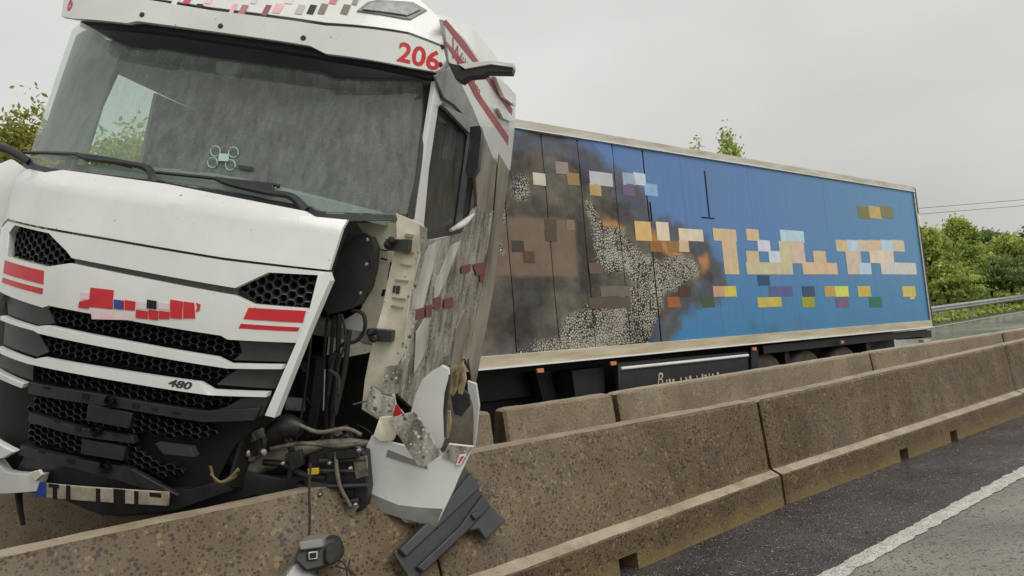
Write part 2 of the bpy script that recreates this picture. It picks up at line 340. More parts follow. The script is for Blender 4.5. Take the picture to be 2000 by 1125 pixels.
# ------------------------------------------------------------------ ground and carriageways
EX, EY = .785, .6195; A0 = (2.23, 6.54)
def rd(s, t, z=0.): return (A0[0] + EX * s - EY * t, A0[1] + EY * s + EX * t, z)
def sheet(name, s0, s1, t0, t1, z, mat, ns=1, nt_=1):
    V = [rd(s0 + (s1 - s0) * i / ns, t0 + (t1 - t0) * j / nt_, z) for i in range(ns + 1) for j in range(nt_ + 1)]
    Fc = [[i * (nt_ + 1) + j, (i + 1) * (nt_ + 1) + j, (i + 1) * (nt_ + 1) + j + 1, i * (nt_ + 1) + j + 1] for i in range(ns) for j in range(nt_)]
    return tag(mk(name, V, Fc, mat, None, 0), kind='structure')
g = mk('ground', [(-1500, -1500, -.12), (1500, -1500, -.12), (1500, 1500, -.12), (-1500, 1500, -.12)], [[0, 1, 2, 3]], 'grass_ground', None, 0); tag(g, kind='structure')
sheet('road_shoulder', -40, 160, -1.12, .45, 0, 'asphalt_shoulder')
sheet('road', -40, 160, -12, -1.12, .0, 'asphalt_lane')
sheet('median_strip', -40, 160, .45, 2.35, -.004, 'median_soil')
sheet('opposite_road', -40, 160, 2.35, 10.2, .0, 'asphalt_far')
sheet('far_shoulder', -40, 160, 10.2, 10.9, -.006, 'asphalt_shoulder')
sheet('far_edge_line', -40, 160, 9.75, 9.9, .006, 'line_paint')
# painted edge line with broken, pebbly borders
V, Fc = [], []; ns = 900
for i in range(ns + 1):
    s = -3 + 33 * i / ns; w = .068 + .02 * noise.noise((s * 9, 0, 0)) + .014 * noise.noise((s * 40, 3, 0)); w2 = .068 + .02 * noise.noise((s * 8, 9, 0)) + .016 * noise.noise((s * 37, 5, 0))
    gap = .8 if (noise.noise((s * 3.1, 7, 0)) > .48) else 1
    for q in (-w * gap, -w * .4, 0, w2 * .4, w2 * gap):
        p = rd(s, -1.13 + q); V.append((p[0], p[1], .006 + (.006 * random.random() if abs(q) < .05 else 0)))
for i in range(ns):
    for j in range(4): Fc.append([i * 5 + j, (i + 1) * 5 + j, (i + 1) * 5 + j + 1, i * 5 + j + 1])
tag(mk('lane_line', V, Fc, 'line_paint', None, 0), kind='structure')
# grassy embankment behind the far shoulder
V, Fc = [], []; S, T = 90, 26
for i in range(S + 1):
    for j in range(T + 1):
        s = -30 + 200 * i / S; t = 10.9 + (j / T) ** 1.4 * 60; hgt = min(max((t - 11.4) * .13, 0), 2.4) + .12 * noise.noise((s * .4, t * .5, 1)) * min(1, (t - 10.9)); V.append(rd(s, t, -.05 + hgt))
for i in range(S):
    for j in range(T): Fc.append([i * (T + 1) + j, (i + 1) * (T + 1) + j, (i + 1) * (T + 1) + j + 1, i * (T + 1) + j + 1])
tag(mk('embankment', V, Fc, 'grass_ground', None, 60), kind='structure')
def leafcloud(name, P, size, tone, mat, parent=None):
    n = len(P); d = np.random.normal(size=(n, 3)); d /= np.linalg.norm(d, axis=1)[:, None]; e = np.cross(d, np.random.normal(size=(n, 3))); e /= np.linalg.norm(e, axis=1)[:, None]
    s = (size * np.random.uniform(.6, 1.3, n))[:, None]
    V = np.stack([P - d * s, P + e * s * .45, P + d * s, P - e * s * .45], 1).reshape(-1, 3)
    me = bpy.data.meshes.new(name); me.vertices.add(4 * n); me.vertices.foreach_set('co', V.ravel()); me.loops.add(4 * n); me.loops.foreach_set('vertex_index', np.arange(4 * n))
    me.polygons.add(n); me.polygons.foreach_set('loop_start', np.arange(n) * 4); me.update(calc_edges=True)
    at = me.attributes.new('tone', 'FLOAT', 'POINT'); at.data.foreach_set('value', np.repeat(np.clip(tone, 0, 1), 4)); me.materials.append(MATS[mat])
    o = bpy.data.objects.new(name, me); COL.objects.link(o); o.parent = parent; return o
# grass blades on the verge, in tufts
P = []
for _ in range(9000):
    s = random.uniform(5, 75); t = 11.0 + random.random() ** 1.6 * 9; h = min(max((t - 11.4) * .13, 0), 2.4); P.append(rd(s, t, h + random.uniform(0, .22)))
tag(leafcloud('verge_grass', np.array(P), np.full(len(P), .16), np.random.uniform(0, 1, len(P)), 'leaf_fresh'), 'fresh green grass on the bank behind the guardrail', 'grass', kind='stuff')

# ------------------------------------------------------------------ concrete barriers
def barrier(label, b0, b1, t0, t1, h0, h1, notches=(), mats=('barrier_concrete', 'worn_skylit_concrete', 'hole_dark'), group=None, seed=0, step=True):
    b0, b1, t0, t1 = (Vector((*p, 0)) for p in (b0, b1, t0, t1)); Lg = (b1 - b0).length; e = (b1 - b0) / Lg; n = Vector((-e.y, e.x, 0))
    st = [0, .035] + [Lg * k / 40 for k in range(1, 40)] + [Lg - .035, Lg]
    for a, b in notches: st = [x for x in st if not (a - .05 < x < b + .05)] + [a, a + .02, b - .02, b]
    st.sort(); V, Fc, mi = [], [], []; m = 10
    for x in st:
        f = x / Lg; base = b0.lerp(b1, f); top = t0.lerp(t1, f); h = h0 + (h1 - h0) * f; to = (top - base).dot(n)
        ins = .022 if x in (0, Lg) else 0; j = lambda a: .006 * noise.noise((x * 5 + seed * 17, a * 3.3, seed)) + .003 * noise.noise((x * 23, a * 7, seed))
        k = h / .9
        pr = [(0, 0), (.006, .115), (.012, .248 * k), (.024, .258 * k), (.108, .292 * k), (.118, .306 * k), (to - .006, h - .022), (to + .014, h), (to + .18, h), (to + .40, 0)]
        if not step: pr[2:6] = [(to * .35, h * .33), (to * .4, h * .38), (to * .5, h * .48), (to * .55, h * .55)]
        for q, (a, z) in enumerate(pr):
            p = base + n * (a + ins + (j(q) if 1 < q < 8 else 0)); V.append((p.x, p.y, max(z - (ins if q in (7, 8) else 0) + (j(q + 20) if 1 < q < 9 else 0), 0)))
    for i in range(len(st) - 1):
        mid = (st[i] + st[i + 1]) / 2; hole = any(a < mid < b for a, b in notches)
        for q in range(m - 1):
            if hole and q == 0: continue
            Fc.append([i * m + q, (i + 1) * m + q, (i + 1) * m + q + 1, i * m + q + 1]); mi.append(1 if q in (3, 7) else 0)  # ledge and top faces take the worn, sky-brightened colour
    for i in (0, len(st) - 1): Fc.append([i * m + q for q in range(m)]); mi.append(0)
    for a, b in notches:
        i0 = [i for i, x in enumerate(st) if abs(x - a) < 1e-6][0]; i1 = [i for i, x in enumerate(st) if abs(x - b) < 1e-6][0]
        p = [Vector(V[i0 * m]), Vector(V[i1 * m]), Vector(V[i1 * m + 1]), Vector(V[i0 * m + 1])]; q = [v + n * .32 for v in p]; k = len(V); V += [tuple(v) for v in p + q]
        for f4 in ([4, 5, 6, 7], [0, 4, 7, 3], [1, 5, 6, 2], [3, 7, 6, 2]): Fc.append([k + z for z in f4]); mi.append(2 if f4[0] == 4 else 0)
    o = mk('concrete_barrier', V, Fc, None, None, 28, mats=mats, midx=mi)
    return tag(o, label, 'barrier', group)
G1 = 'concrete barrier segments beside the wet lane'
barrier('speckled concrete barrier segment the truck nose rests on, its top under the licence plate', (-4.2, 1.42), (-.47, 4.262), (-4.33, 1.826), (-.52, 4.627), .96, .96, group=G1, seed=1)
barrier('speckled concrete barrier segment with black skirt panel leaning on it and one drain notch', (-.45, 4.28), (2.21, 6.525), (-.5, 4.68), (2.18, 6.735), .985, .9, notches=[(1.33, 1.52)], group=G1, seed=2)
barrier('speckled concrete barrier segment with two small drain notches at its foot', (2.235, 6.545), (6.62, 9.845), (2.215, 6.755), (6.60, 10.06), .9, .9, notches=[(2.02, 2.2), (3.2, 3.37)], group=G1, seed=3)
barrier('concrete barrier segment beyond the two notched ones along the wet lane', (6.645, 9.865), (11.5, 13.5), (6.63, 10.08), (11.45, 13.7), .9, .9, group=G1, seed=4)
G2 = 'concrete barrier segments on the trailer side of the median'
def farb(label, t0, t1, seed):
    t0, t1 = Vector((*t0, 0)), Vector((*t1, 0)); e = (t1 - t0).normalized(); n = Vector((-e.y, e.x, 0)); b0, b1 = t0 - n * .2, t1 - n * .2
    return barrier(label, b0.xy, b1.xy, t0.xy, t1.xy, .9, .9, mats=('far_concrete', 'worn_skylit_far', 'hole_dark'), group=G2, seed=seed)
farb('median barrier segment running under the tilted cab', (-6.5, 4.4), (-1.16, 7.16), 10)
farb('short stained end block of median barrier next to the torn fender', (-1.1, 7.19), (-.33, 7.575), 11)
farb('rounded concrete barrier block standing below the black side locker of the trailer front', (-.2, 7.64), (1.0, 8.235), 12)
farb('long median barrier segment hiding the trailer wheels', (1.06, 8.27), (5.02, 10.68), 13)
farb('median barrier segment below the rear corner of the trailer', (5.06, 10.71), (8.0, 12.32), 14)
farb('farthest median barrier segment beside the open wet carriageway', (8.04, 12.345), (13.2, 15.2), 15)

# ------------------------------------------------------------------ guardrail
gr = empty('guardrail'); tag(gr, 'galvanised steel guardrail curving along the grass bank', 'guardrail')
prof = [(0, -.15), (-.04, -.11), (-.08, -.08), (-.08, -.05), (-.03, -.01), (-.03, .01), (-.08, .05), (-.08, .08), (-.04, .11), (0, .15)]
def grpos(s): return rd(s, 11.15 + .0004 * (s - 30) ** 2)
def grz(s): return .62 - .45 * max(0, (24 - s) / 8) if s > 16 else .17
V, Fc = [], []; ST = [14 + 2 * k for k in range(46)]
for s in ST:
    for a, z in prof: p = grpos(s); V.append((p[0] - (-EY) * a * -1, p[1] + EX * a, grz(s) + z))
m = len(prof)
for i in range(len(ST) - 1):
    for q in range(m - 1): Fc.append([i * m + q, (i + 1) * m + q, (i + 1) * m + q + 1, i * m + q + 1])
mk('rail', V, Fc, 'galvanised', gr, 30, recalc=False)
for k in range(22):
    s = 15 + 4 * k; p = grpos(s); box('post', (p[0] - EY * .06, p[1] + EX * .06, grz(s) / 2 - .1), (.06, .1, grz(s) + .25), 'galvanised', gr, bevel=0)

# ------------------------------------------------------------------ trees
def tree(label, x, y, z0, h, w, nleaf, leaf, mat, group, seed, low=.1, name='leafy_tree', sprig=22):
    rs = np.random.RandomState(seed); root = empty(name, Matrix.Translation((x, y, z0))); tag(root, label, 'tree', group)
    lean = rs.uniform(-.04, .04, 2) * h
    trunk = tube('trunk', [(0, 0, -.2), (lean[0] * .4, lean[1] * .4, h * .3), (lean[0], lean[1], h * .75)], [h * .02 + .04, h * .014 + .02, .02], 'bark', root, n=4)
    for k in range(7):
        a = rs.uniform(0, 6.28); z = rs.uniform(.2, .6) * h; r = w * rs.uniform(.3, .48)
        tube('limb', [(lean[0] * z / h, lean[1] * z / h, z), (math.cos(a) * r * .5, math.sin(a) * r * .5, z + h * .08), (math.cos(a) * r, math.sin(a) * r, z + h * .2)], [h * .008 + .015, .015], 'bark', trunk, seg=5, n=3)
    K = 95; cs = []
    for k in range(K):
        f = rs.uniform(0, 1) ** .8; z = h * (low + (1 - low) * f * .93); rad = w * .5 * (math.sin(math.pi * min(1, .18 + .82 * f) ** .9) * .9 + .12) * rs.uniform(.45, 1.05); a = rs.uniform(0, 6.28)
        cs.append((math.cos(a) * rad + lean[0] * f, math.sin(a) * rad + lean[1] * f, z, rs.uniform(.06, .13) * w, rs.uniform(.04, .085) * h, rs.uniform()))
    for k in range(sprig):
        a = rs.uniform(0, 6.28); r = w * rs.uniform(0, .36); top = h * (1.0 - .5 * (r / (w * .5)) ** 2) * rs.uniform(.88, 1.08)
        cs.append((math.cos(a) * r, math.sin(a) * r, top - h * .06, .035 * w + .05, h * .055, rs.uniform(.3, 1)))
    P, Tn = [], []
    wt = np.array([c[3] ** 2 * c[4] for c in cs]); wt = np.maximum(wt, wt.mean() * .12); wt /= wt.sum()
    for c, q in zip(cs, wt):
        k = max(int(nleaf * q), 20); P.append(rs.normal(size=(k, 3)) * np.array([c[3], c[3], c[4]]) * .62 + np.array(c[:3])); Tn.append(np.clip(c[5] * .75 + rs.uniform(0, .3, k), 0, 1))
    P = np.concatenate(P); P[:, 2] = np.maximum(P[:, 2], .05)
    leafcloud('crown', P, np.full(len(P), leaf), np.concatenate(Tn), mat, root); return root
def treeat(label, px, d, top, w, mat, seed, z0=.5, nleaf=15000, leaf=.12, low=.04, group='trees on the bank beyond the guardrail', sprig=22):
    # px: direction across the view (tan of bearing), d: distance ahead, top: crown top height
    tree(label, (px - 1000) / 1450 * d * .985, d, z0, top - z0, w, nleaf, leaf, mat, group, seed, low, sprig=sprig)
treeat('fresh green tree right behind the trailer rear edge', 1830, 42, 4.9, 3.4, 'leaf_fresh', 1, z0=1.0)
treeat('tallest feathery green tree on the bank beyond the guardrail', 1890, 44, 5.5, 3.0, 'leaf_fresh', 2, z0=1.0)
treeat('dark rounded tree filling the gap behind the feathery tree', 1950, 57, 5.5, 5.0, 'leaf_deep', 3, z0=1.5)
treeat('bright green bushy tree at the end of the guardrail view', 1985, 47, 4.4, 4.0, 'leaf_fresh', 4, z0=1.0)
treeat('dark leafy tree beyond the bright bushy one', 2065, 52, 5.6, 6.0, 'leaf_deep', 5, z0=1.2)
treeat('low dark shrub at the foot of the bank trees', 1945, 44, 3.0, 4.5, 'leaf_deep', 6, z0=1.0, nleaf=9000)
treeat('low green shrub beneath the bright bushy tree', 2020, 44, 2.9, 4.8, 'leaf_deep', 7, z0=1.0, nleaf=9000)
treeat('low green shrub hugging the trailer rear edge', 1858, 41, 2.7, 3.6, 'leaf_fresh', 8, z0=.9, nleaf=8000)
treeat('slender tree whose sparse twig tops rise above the trailer roof', 1460, 30, 8.75, 2.2, 'leaf_fresh', 21, nleaf=2600, leaf=.095, low=.3, group='trees behind the trailer', sprig=7)
treeat('slender tree with a low tuft just above the trailer roof', 1395, 31, 8.5, 1.9, 'leaf_fresh', 22, nleaf=2400, leaf=.09, low=.3, group='trees behind the trailer', sprig=6)
treeat('olive green tree seen past the left windscreen edge', 62, 19, 8.3, 5.0, 'leaf_yellow', 31, z0=0, nleaf=16000, leaf=.1, group='trees behind the cab')
treeat('yellowish bush next to the olive tree behind the cab nose', 95, 17, 6.4, 4.0, 'leaf_yellow', 32, z0=0, nleaf=14000, leaf=.09, group='trees behind the cab')
treeat('green bush seen through the cab side window', 290, 20, 7.7, 7.0, 'leaf_fresh', 33, z0=0, nleaf=12000, leaf=.1, group='trees behind the cab')
treeat('dark green tree behind the olive one left of the cab', -20, 24, 9.0, 6, 'leaf_deep', 34, z0=0, nleaf=12000, leaf=.12, group='trees behind the cab')

# power lines
def wire(label, za, zb):
    o = tube('power_line', [(46 + 90 * k / 6, 112, za + (zb - za) * k / 6 - .25 * (k * (6 - k)) / 9) for k in range(7)], .035, 'cable_grey', None, seg=5, n=3); tag(o, label, 'power line', 'power lines over the trees')
wire('upper overhead power line above the trees', 13.5, 13.5); wire('lower overhead power line above the trees', 12.6, 12.6)
# ------------------------------------------------------------------ semi-trailer
TR = empty('semi_trailer', frame((8.13706, 14.65132, 0.94304), (-0.78167, -0.62283, 0.03287), (0.62367, -0.78104, 0.03175), (0.00590, 0.04532, 0.99896))); tag(TR, 'long blue box semi-trailer with burnt and blistered front half', 'trailer')
def TM(u, v, d): return (u, d, v)
def wall_d(u, v):
    w = max(0., min(1., (u - 7.3) / 1.5)); return .016 + w * (.022 * noise.noise((u * 1.3, v * 1.1, 3)) + .004 * noise.noise((u * 9, v * 9, 3)))
def WALL(u, v, d): return (u, max(wall_d(u, v), -.02) + d, v)
TL, TH = 11.6, 2.81
box('box_body', (TL / 2, -1.275, TH / 2 + .01), (TL - .02, 2.45, TH - .03), 'box_side', TR, bevel=.02)
# burn marks as polygons on the wall
SOOT = [(10.949,2.554),(9.642,2.716),(9.302,2.566),(9.042,2.425),(8.681,2.281),(8.362,2.127),(8.071,1.819),(7.585,1.62),(7.062,1.453),(6.647,1.154),(6.653,0.846),(7.302,0.668),(7.617,0.523),(7.917,0.263),(8.058,0.004),(8.271,-0.1),(11.184,-0.037)]
BUBS = [[(10.32,2.098),(10.191,2.192),(10.062,2.12),(10.047,1.983),(10.18,1.872),(10.312,1.887)], [(9.142,1.902),(9.022,1.884),(8.983,1.77),(8.874,1.647),(8.559,1.595),(8.424,1.401),(8.19,1.273),(7.865,1.293),(7.551,1.285),(7.207,1.256),(7.089,1.15),(7.189,0.949),(7.504,0.901),(7.836,0.801),(8.029,0.535),(8.196,0.275),(8.317,0.118),(9.079,0.068),(10.496,0.101),(10.597,0.152),(9.802,0.278),(9.695,0.511),(9.351,0.634),(8.72,0.747),(8.469,0.874),(8.563,1.083),(8.951,1.055),(9.118,1.13),(9.129,1.382)], [(10.483,1.777),(10.429,1.809),(10.431,1.577),(10.523,1.516)], [(10.592,1.399),(10.506,1.401),(10.532,1.286),(10.617,1.284)]]
ORNG = [[(9.064,1.689),(8.772,1.729),(8.546,1.622),(8.601,1.488),(8.701,1.576),(8.951,1.605)], [(7.094,1.257),(6.879,1.312),(6.889,1.115),(7.035,1.064)], [(8.091,1.682),(7.836,1.486),(7.432,1.358),(7.362,1.253),(7.761,1.295),(8.091,1.478)]]
PALE = [[(10.442,1.681),(9.374,1.687),(9.415,1.003),(10.687,1.002),(10.552,1.514)]]
def sdist(p, poly):
    d = 1e9; x, y = p
    for (ax, ay), (bx, by) in zip(poly, poly[1:] + poly[:1]):
        dx, dy = bx - ax, by - ay; t = max(0, min(1, ((x - ax) * dx + (y - ay) * dy) / (dx * dx + dy * dy + 1e-9))); d = min(d, math.hypot(x - ax - dx * t, y - ay - dy * t))
    return d if inside(p, poly) else -d
sm = lambda t: max(0., min(1., t))
def burn(u, v):
    if u < 6.2: 
        h = .35 * sm((u - 4.0) / 2.2) * sm(noise.noise((u * 2.2, v * 2.6, 4)) * 2.5) * sm((1.0 - v) / .5); return (h, 0, 0, 0)
    p = (u, v); n1 = noise.fractal((u * 1.6, v * 1.6, 1), .8, 2.2, 5); n2 = noise.fractal((u * 5, v * 5, 6), .7, 2.1, 4)
    s = sm(.5 + (sdist(p, SOOT) + .18 * n1 + .06 * n2) / .5)
    b = max(sm(.5 + (sdist(p, q) + .05 * n2 + .05 * n1) / .07) for q in BUBS); o = max(sm(.5 + (sdist(p, q) + .05 * n2) / .09) for q in ORNG); w = max(sm(.5 + (sdist(p, q) + .02 * n2) / .05) for q in PALE)
    return (s, b, o, w)
def trailer_wall_mat():
    m = bpy.data.materials.new('printed_burnt_wall'); m.use_nodes = True; t = m.node_tree; p = t.nodes['Principled BSDF']; L = t.links.new
    tcn = N(t, 'ShaderNodeTexCoord'); ob = tcn.outputs['Object']; sx = N(t, 'ShaderNodeSeparateXYZ'); L(ob, sx.inputs[0])
    def mix(f, a, b):
        n = N(t, 'ShaderNodeMix', data_type='RGBA'); (L(f, n.inputs[0]) if hasattr(f, 'links') else setattr(n.inputs[0], 'default_value', f))
        for s, v in ((6, a), (7, b)): (L(v, n.inputs[s]) if hasattr(v, 'links') else setattr(n.inputs[s], 'default_value', v))
        return n.outputs[2]
    def rng(src, a, b, c, d):
        n = N(t, 'ShaderNodeMapRange'); L(src, n.inputs[0])
        for i, v in enumerate((a, b, c, d)): n.inputs[i + 1].default_value = v
        return n.outputs[0]
    def nzn(scale, det=6, st=None, rgh=.6):
        n = N(t, 'ShaderNodeTexNoise'); n.inputs['Scale'].default_value = scale; n.inputs['Detail'].default_value = det; n.inputs['Roughness'].default_value = rgh
        if st: mpn = N(t, 'ShaderNodeMapping'); mpn.inputs['Scale'].default_value = st; L(ob, mpn.inputs[0]); L(mpn.outputs[0], n.inputs['Vector'])
        else: L(ob, n.inputs['Vector'])
        return n.outputs[0]
    a = N(t, 'ShaderNodeAttribute', attribute_name='burn'); sc = N(t, 'ShaderNodeSeparateColor'); L(a.outputs['Color'], sc.inputs[0]); so, bu, og, pa = sc.outputs[0], sc.outputs[1], sc.outputs[2], a.outputs['Alpha']
    blue = mix(rng(sx.outputs[0], 1, 7, 0, 1), lin(70, 132, 178), lin(88, 124, 180)); blue = mix(rng(sx.outputs[2], .2, 1.9, 0, 1), mix(nzn(.9, 4), lin(40, 124, 178), lin(70, 134, 176)), blue)
    blue = mix(rng(nzn(1.1, 6, (.6, 1, 2.2)), .45, .75, 0, .45), blue, lin(92, 130, 158)); blue = mix(rng(nzn(3, 5, (4, 1, .25)), .5, .8, 0, .3), blue, lin(52, 104, 154))
    soot = mix(rng(nzn(1.7, 8), .42, .72, 0, 1), lin(48, 45, 42), lin(126, 118, 106)); soot = mix(rng(nzn(5, 7, (.7, 1, 1.2)), .45, .75, 0, .8), soot, lin(70, 58, 42))
    soot = mix(rng(nzn(2.3, 6), .55, .72, 0, .6), soot, lin(84, 92, 100))
    soot = mix(pa, soot, mix(nzn(4, 7), lin(96, 84, 70), lin(134, 116, 96)))
    col = mix(so, blue, soot); edge = rng(so, .12, .45, 0, 1); edge2 = rng(so, .85, .5, 0, 1)
    em = N(t, 'ShaderNodeMath', operation='MULTIPLY'); L(edge, em.inputs[0]); L(edge2, em.inputs[1]); em2 = N(t, 'ShaderNodeMath', operation='MULTIPLY'); L(em.outputs[0], em2.inputs[0]); em2.inputs[1].default_value = .75
    col = mix(em2.outputs[0], col, mix(nzn(6), lin(58, 46, 30), lin(96, 78, 44)))
    col = mix(og, col, mix(nzn(9), lin(150, 96, 40), lin(206, 152, 84)))
    vv = N(t, 'ShaderNodeTexVoronoi'); vv.inputs['Scale'].default_value = 34; dist = N(t, 'ShaderNodeMix', data_type='VECTOR'); 
    nv = N(t, 'ShaderNodeTexNoise'); nv.inputs['Scale'].default_value = 5; L(ob, nv.inputs['Vector']); va = N(t, 'ShaderNodeVectorMath', operation='MULTIPLY_ADD'); L(nv.outputs['Color'], va.inputs[0]); va.inputs[1].default_value = (.05, .05, .05); L(ob, va.inputs[2]); L(va.outputs[0], vv.inputs['Vector'])
    ve = N(t, 'ShaderNodeTexVoronoi', feature='DISTANCE_TO_EDGE'); ve.inputs['Scale'].default_value = 32; L(va.outputs[0], ve.inputs['Vector'])
    thr = N(t, 'ShaderNodeMath', operation='SUBTRACT'); L(ve.outputs['Distance'], thr.inputs[0]); L(rng(nzn(2.2, 4), .35, .7, .05, .2), thr.inputs[1])
    cell = mix(rng(thr.outputs[0], -.02, .06, 0, 1), lin(30, 27, 24), mix(nzn(3, 6), lin(206, 202, 190), lin(150, 140, 122)))
    col = mix(bu, col, cell); L(col, p.inputs['Base Color']); L(rng(so, 0, 1, .32, .6), p.inputs['Roughness'])
    b = N(t, 'ShaderNodeBump'); b.inputs['Strength'].default_value = .5; b.inputs['Distance'].default_value = .012; bm_ = N(t, 'ShaderNodeMath', operation='MULTIPLY'); L(ve.outputs['Distance'], bm_.inputs[0]); L(bu, bm_.inputs[1]); L(bm_.outputs[0], b.inputs['Height']); L(b.outputs[0], p.inputs['Normal'])
    MATS['printed_burnt_wall'] = m
trailer_wall_mat()
V0, V1 = .15, 2.715
seams = sorted([0.03] + [q[0] for q in [(2.099,1.386),(3.533,1.36),(4.715,1.338),(5.699,1.319),(6.713,0.569),(7.279,1.29),(8.028,0.468),(8.607,0.487),(9.215,0.631),(9.791,0.645),(10.424,0.66)]] + [11.58])
for a, b in zip(seams, seams[1:]):
    gp_ = .005 if a > 7.5 else .0012; a += gp_; b -= gp_; nu, nv_ = max(2, int((b - a) / .03)), int((V1 - V0) / .03); Vv, Fc, at = [], [], []; deep = .012 if a > 7.5 else .001
    for i in range(nu + 1):
        for j in range(nv_ + 1):
            u, v = a + (b - a) * i / nu, V0 + (V1 - V0) * j / nv_; bk = burn(u, v)
            d = wall_d(u, v) - (deep if i in (0, nu) else 0)
            Vv.append((u, max(d, -.02), v)); at += list(bk)
    for i in range(nu):
        for j in range(nv_): q = i * (nv_ + 1) + j; Fc.append([q, q + 1, q + nv_ + 2, q + nv_ + 1])
    o = mk('side_panel', Vv, Fc, 'printed_burnt_wall', TR, 60, recalc=False); ca = o.data.color_attributes.new('burn', 'FLOAT_COLOR', 'POINT'); ca.data.foreach_set('color', at)
# recessed dark seam strip, corner slit
mk('seam_backing', [(.02, -.035, V0), (TL - .02, -.035, V0), (TL - .02, -.035, V1), (.02, -.035, V1)], [[0, 1, 2, 3]], 'void_black', TR, 0)
for q in ([(6.711,2.527),(6.789,1.851)], [(7.985,1.996),(8.002,1.741)]):
    box('skin_tear', ((q[0][0] + q[1][0]) / 2, .022, (q[0][1] + q[1][1]) / 2), (.018, .006, abs(q[0][1] - q[1][1])), 'void_black', TR, bevel=0)
q = [(6.929,1.844),(6.634,1.859)]; box('skin_tear', ((q[0][0] + q[1][0]) / 2, .022, q[0][1]), (abs(q[0][0] - q[1][0]), .006, .014), 'void_black', TR, bevel=0)
box('bottom_rail', (TL / 2, .005, .085), (TL, .07, .128), 'rail_alu', TR); box('rail_lip', (TL / 2, .02, .012), (TL, .09, .02), 'bar_white', TR, bevel=.003)
box('top_rail', (TL / 2, .005, 2.768), (TL, .07, .1), 'rail_top', TR); box('rail_edge', (TL / 2, .02, 2.712), (TL, .06, .012), 'bar_white', TR, bevel=.002)
box('roof', (TL / 2, -1.26, TH + .012), (TL - .01, 2.5, .02), 'rail_top', TR)
box('rear_corner_post', (-.03, -.02, 1.4), (.09, .1, 2.8), 'chassis_black', TR); box('corner_trim', (.045, .036, 1.42), (.045, .012, 2.55), 'rail_alu', TR, bevel=.002)
patch('corner_guard', [(-.04, 2.0), (.02, 2.02), (.02, 2.28), (-.05, 2.22)], TM, .03, 'bar_white', TR, off=.02)
box('rear_bumper', (.1, -.3, -.12), (.45, .5, .14), 'chassis_black', TR); box('bumper_foot', (.35, .0, -.24), (.3, .1, .05), 'rail_alu', TR)
for y in (-.75, -1.75): box('chassis_beam', (5.4, y, -.2), (10.6, .12, .36), 'chassis_black', TR)
box('side_beam', (2.9, -.06, -.09), (5.6, .05, .13), 'chassis_black', TR)
box('crossmember', (4.9, -.4, -.35), (.12, .5, .5), 'chassis_black', TR)
SK = [(8.829,-0.061),(8.888,-0.628),(6.223,-0.847),(6.107,-0.089)]; 
patch('side_locker', SK, TM, .06, 'skirt_black', TR, off=-.08, step=1., bevel=.01)
q = [(8.812,-0.137),(6.156,-0.146)]; tube('locker_trim', [(q[0][0], -.005, q[0][1]), (q[1][0], -.005, q[1][1])], .022, 'bar_white', TR, seg=8)
patch('locker_post', [(6.066,-0.077),(6.174,-0.852),(5.998,-0.87),(5.885,-0.073)], TM, .05, 'chassis_black', TR, off=-.05, step=1.)
patch('front_locker', [(9.442,-0.102),(9.417,-0.571),(8.941,-0.623),(8.897,-0.094)], TM, .3, 'skirt_black', TR, off=-.5, step=1., bevel=.01)
box('dark_fill_tank', (10.4, -1.1, -.5), (2.4, .5, .8), 'chassis_black', TR); box('dark_fill_pallet_box', (7.5, -1.1, -.5), (2.9, .5, .8), 'chassis_black', TR); box('dark_fill_axle_box', (3.6, -1.0, -.5), (4.4, .3, .8), 'chassis_black', TR)  # black boxes added to keep the space under the trailer dark
patch('landing_leg', [(9.78,-0.076),(9.676,-0.542),(9.45,-0.567),(9.539,-0.082)], TM, .12, 'chassis_black', TR, off=-.6, step=1., bevel=.01)
patch('mud_flap', [(2.474,-0.078),(2.432,-0.35),(2.283,-0.36),(2.321,-0.067)], TM, .5, 'chassis_black', TR, off=-.6, step=1.)
for q in [(10.132,-0.055),(8.963,-0.058),(6.024,-0.057),(3.504,-0.095)]: box('side_marker', (q[0], .02, q[1] - .005), (.1, .03, .05), 'orange_marker', TR)
q = [(8.173,-0.369)]; text('locker_script', 'B', TM, 'rail_alu', TR, (q[0][0], q[0][1] - .04), .24, shear=.35, flipu=-1, off=-.016, sx=.9)
for k, q in enumerate([(7.971,-0.36),(7.911,-0.365),(7.839,-0.364),(7.682,-0.364),(7.576,-0.36),(7.49,-0.36),(7.348,-0.358),(7.226,-0.354),(7.16,-0.36),(7.08,-0.359),(7,-0.359),(6.885,-0.361)]):
    box('letter_stroke', (q[0], -.017, q[1]), (.022 + .012 * (k % 3), .004, .035 + .02 * (k % 2)), 'rail_alu', TR, bevel=0)
for q in [(5.537,-0.132),(4.385,-0.154),(3.195,-0.163)]:
    w = empty('tmp'); bpy.data.objects.remove(w)
    prof = [(.52, -.13), (.6, -.14), (.95, -.15), (1, -.1), (1, .1), (.95, .15), (.6, .14), (.52, .13), (.5, -.02), (.2, .02), (.18, .1), (0, .11)]
    o = ring('wheel', (q[0], -.28, q[1] - .49), (0, 1, 0), .49, prof[:8], 'tyre_dirty', TR, 36); ring('rim', (q[0], -.28, q[1] - .49), (0, 1, 0), .49, prof[7:], 'dark_metal', o, 24)
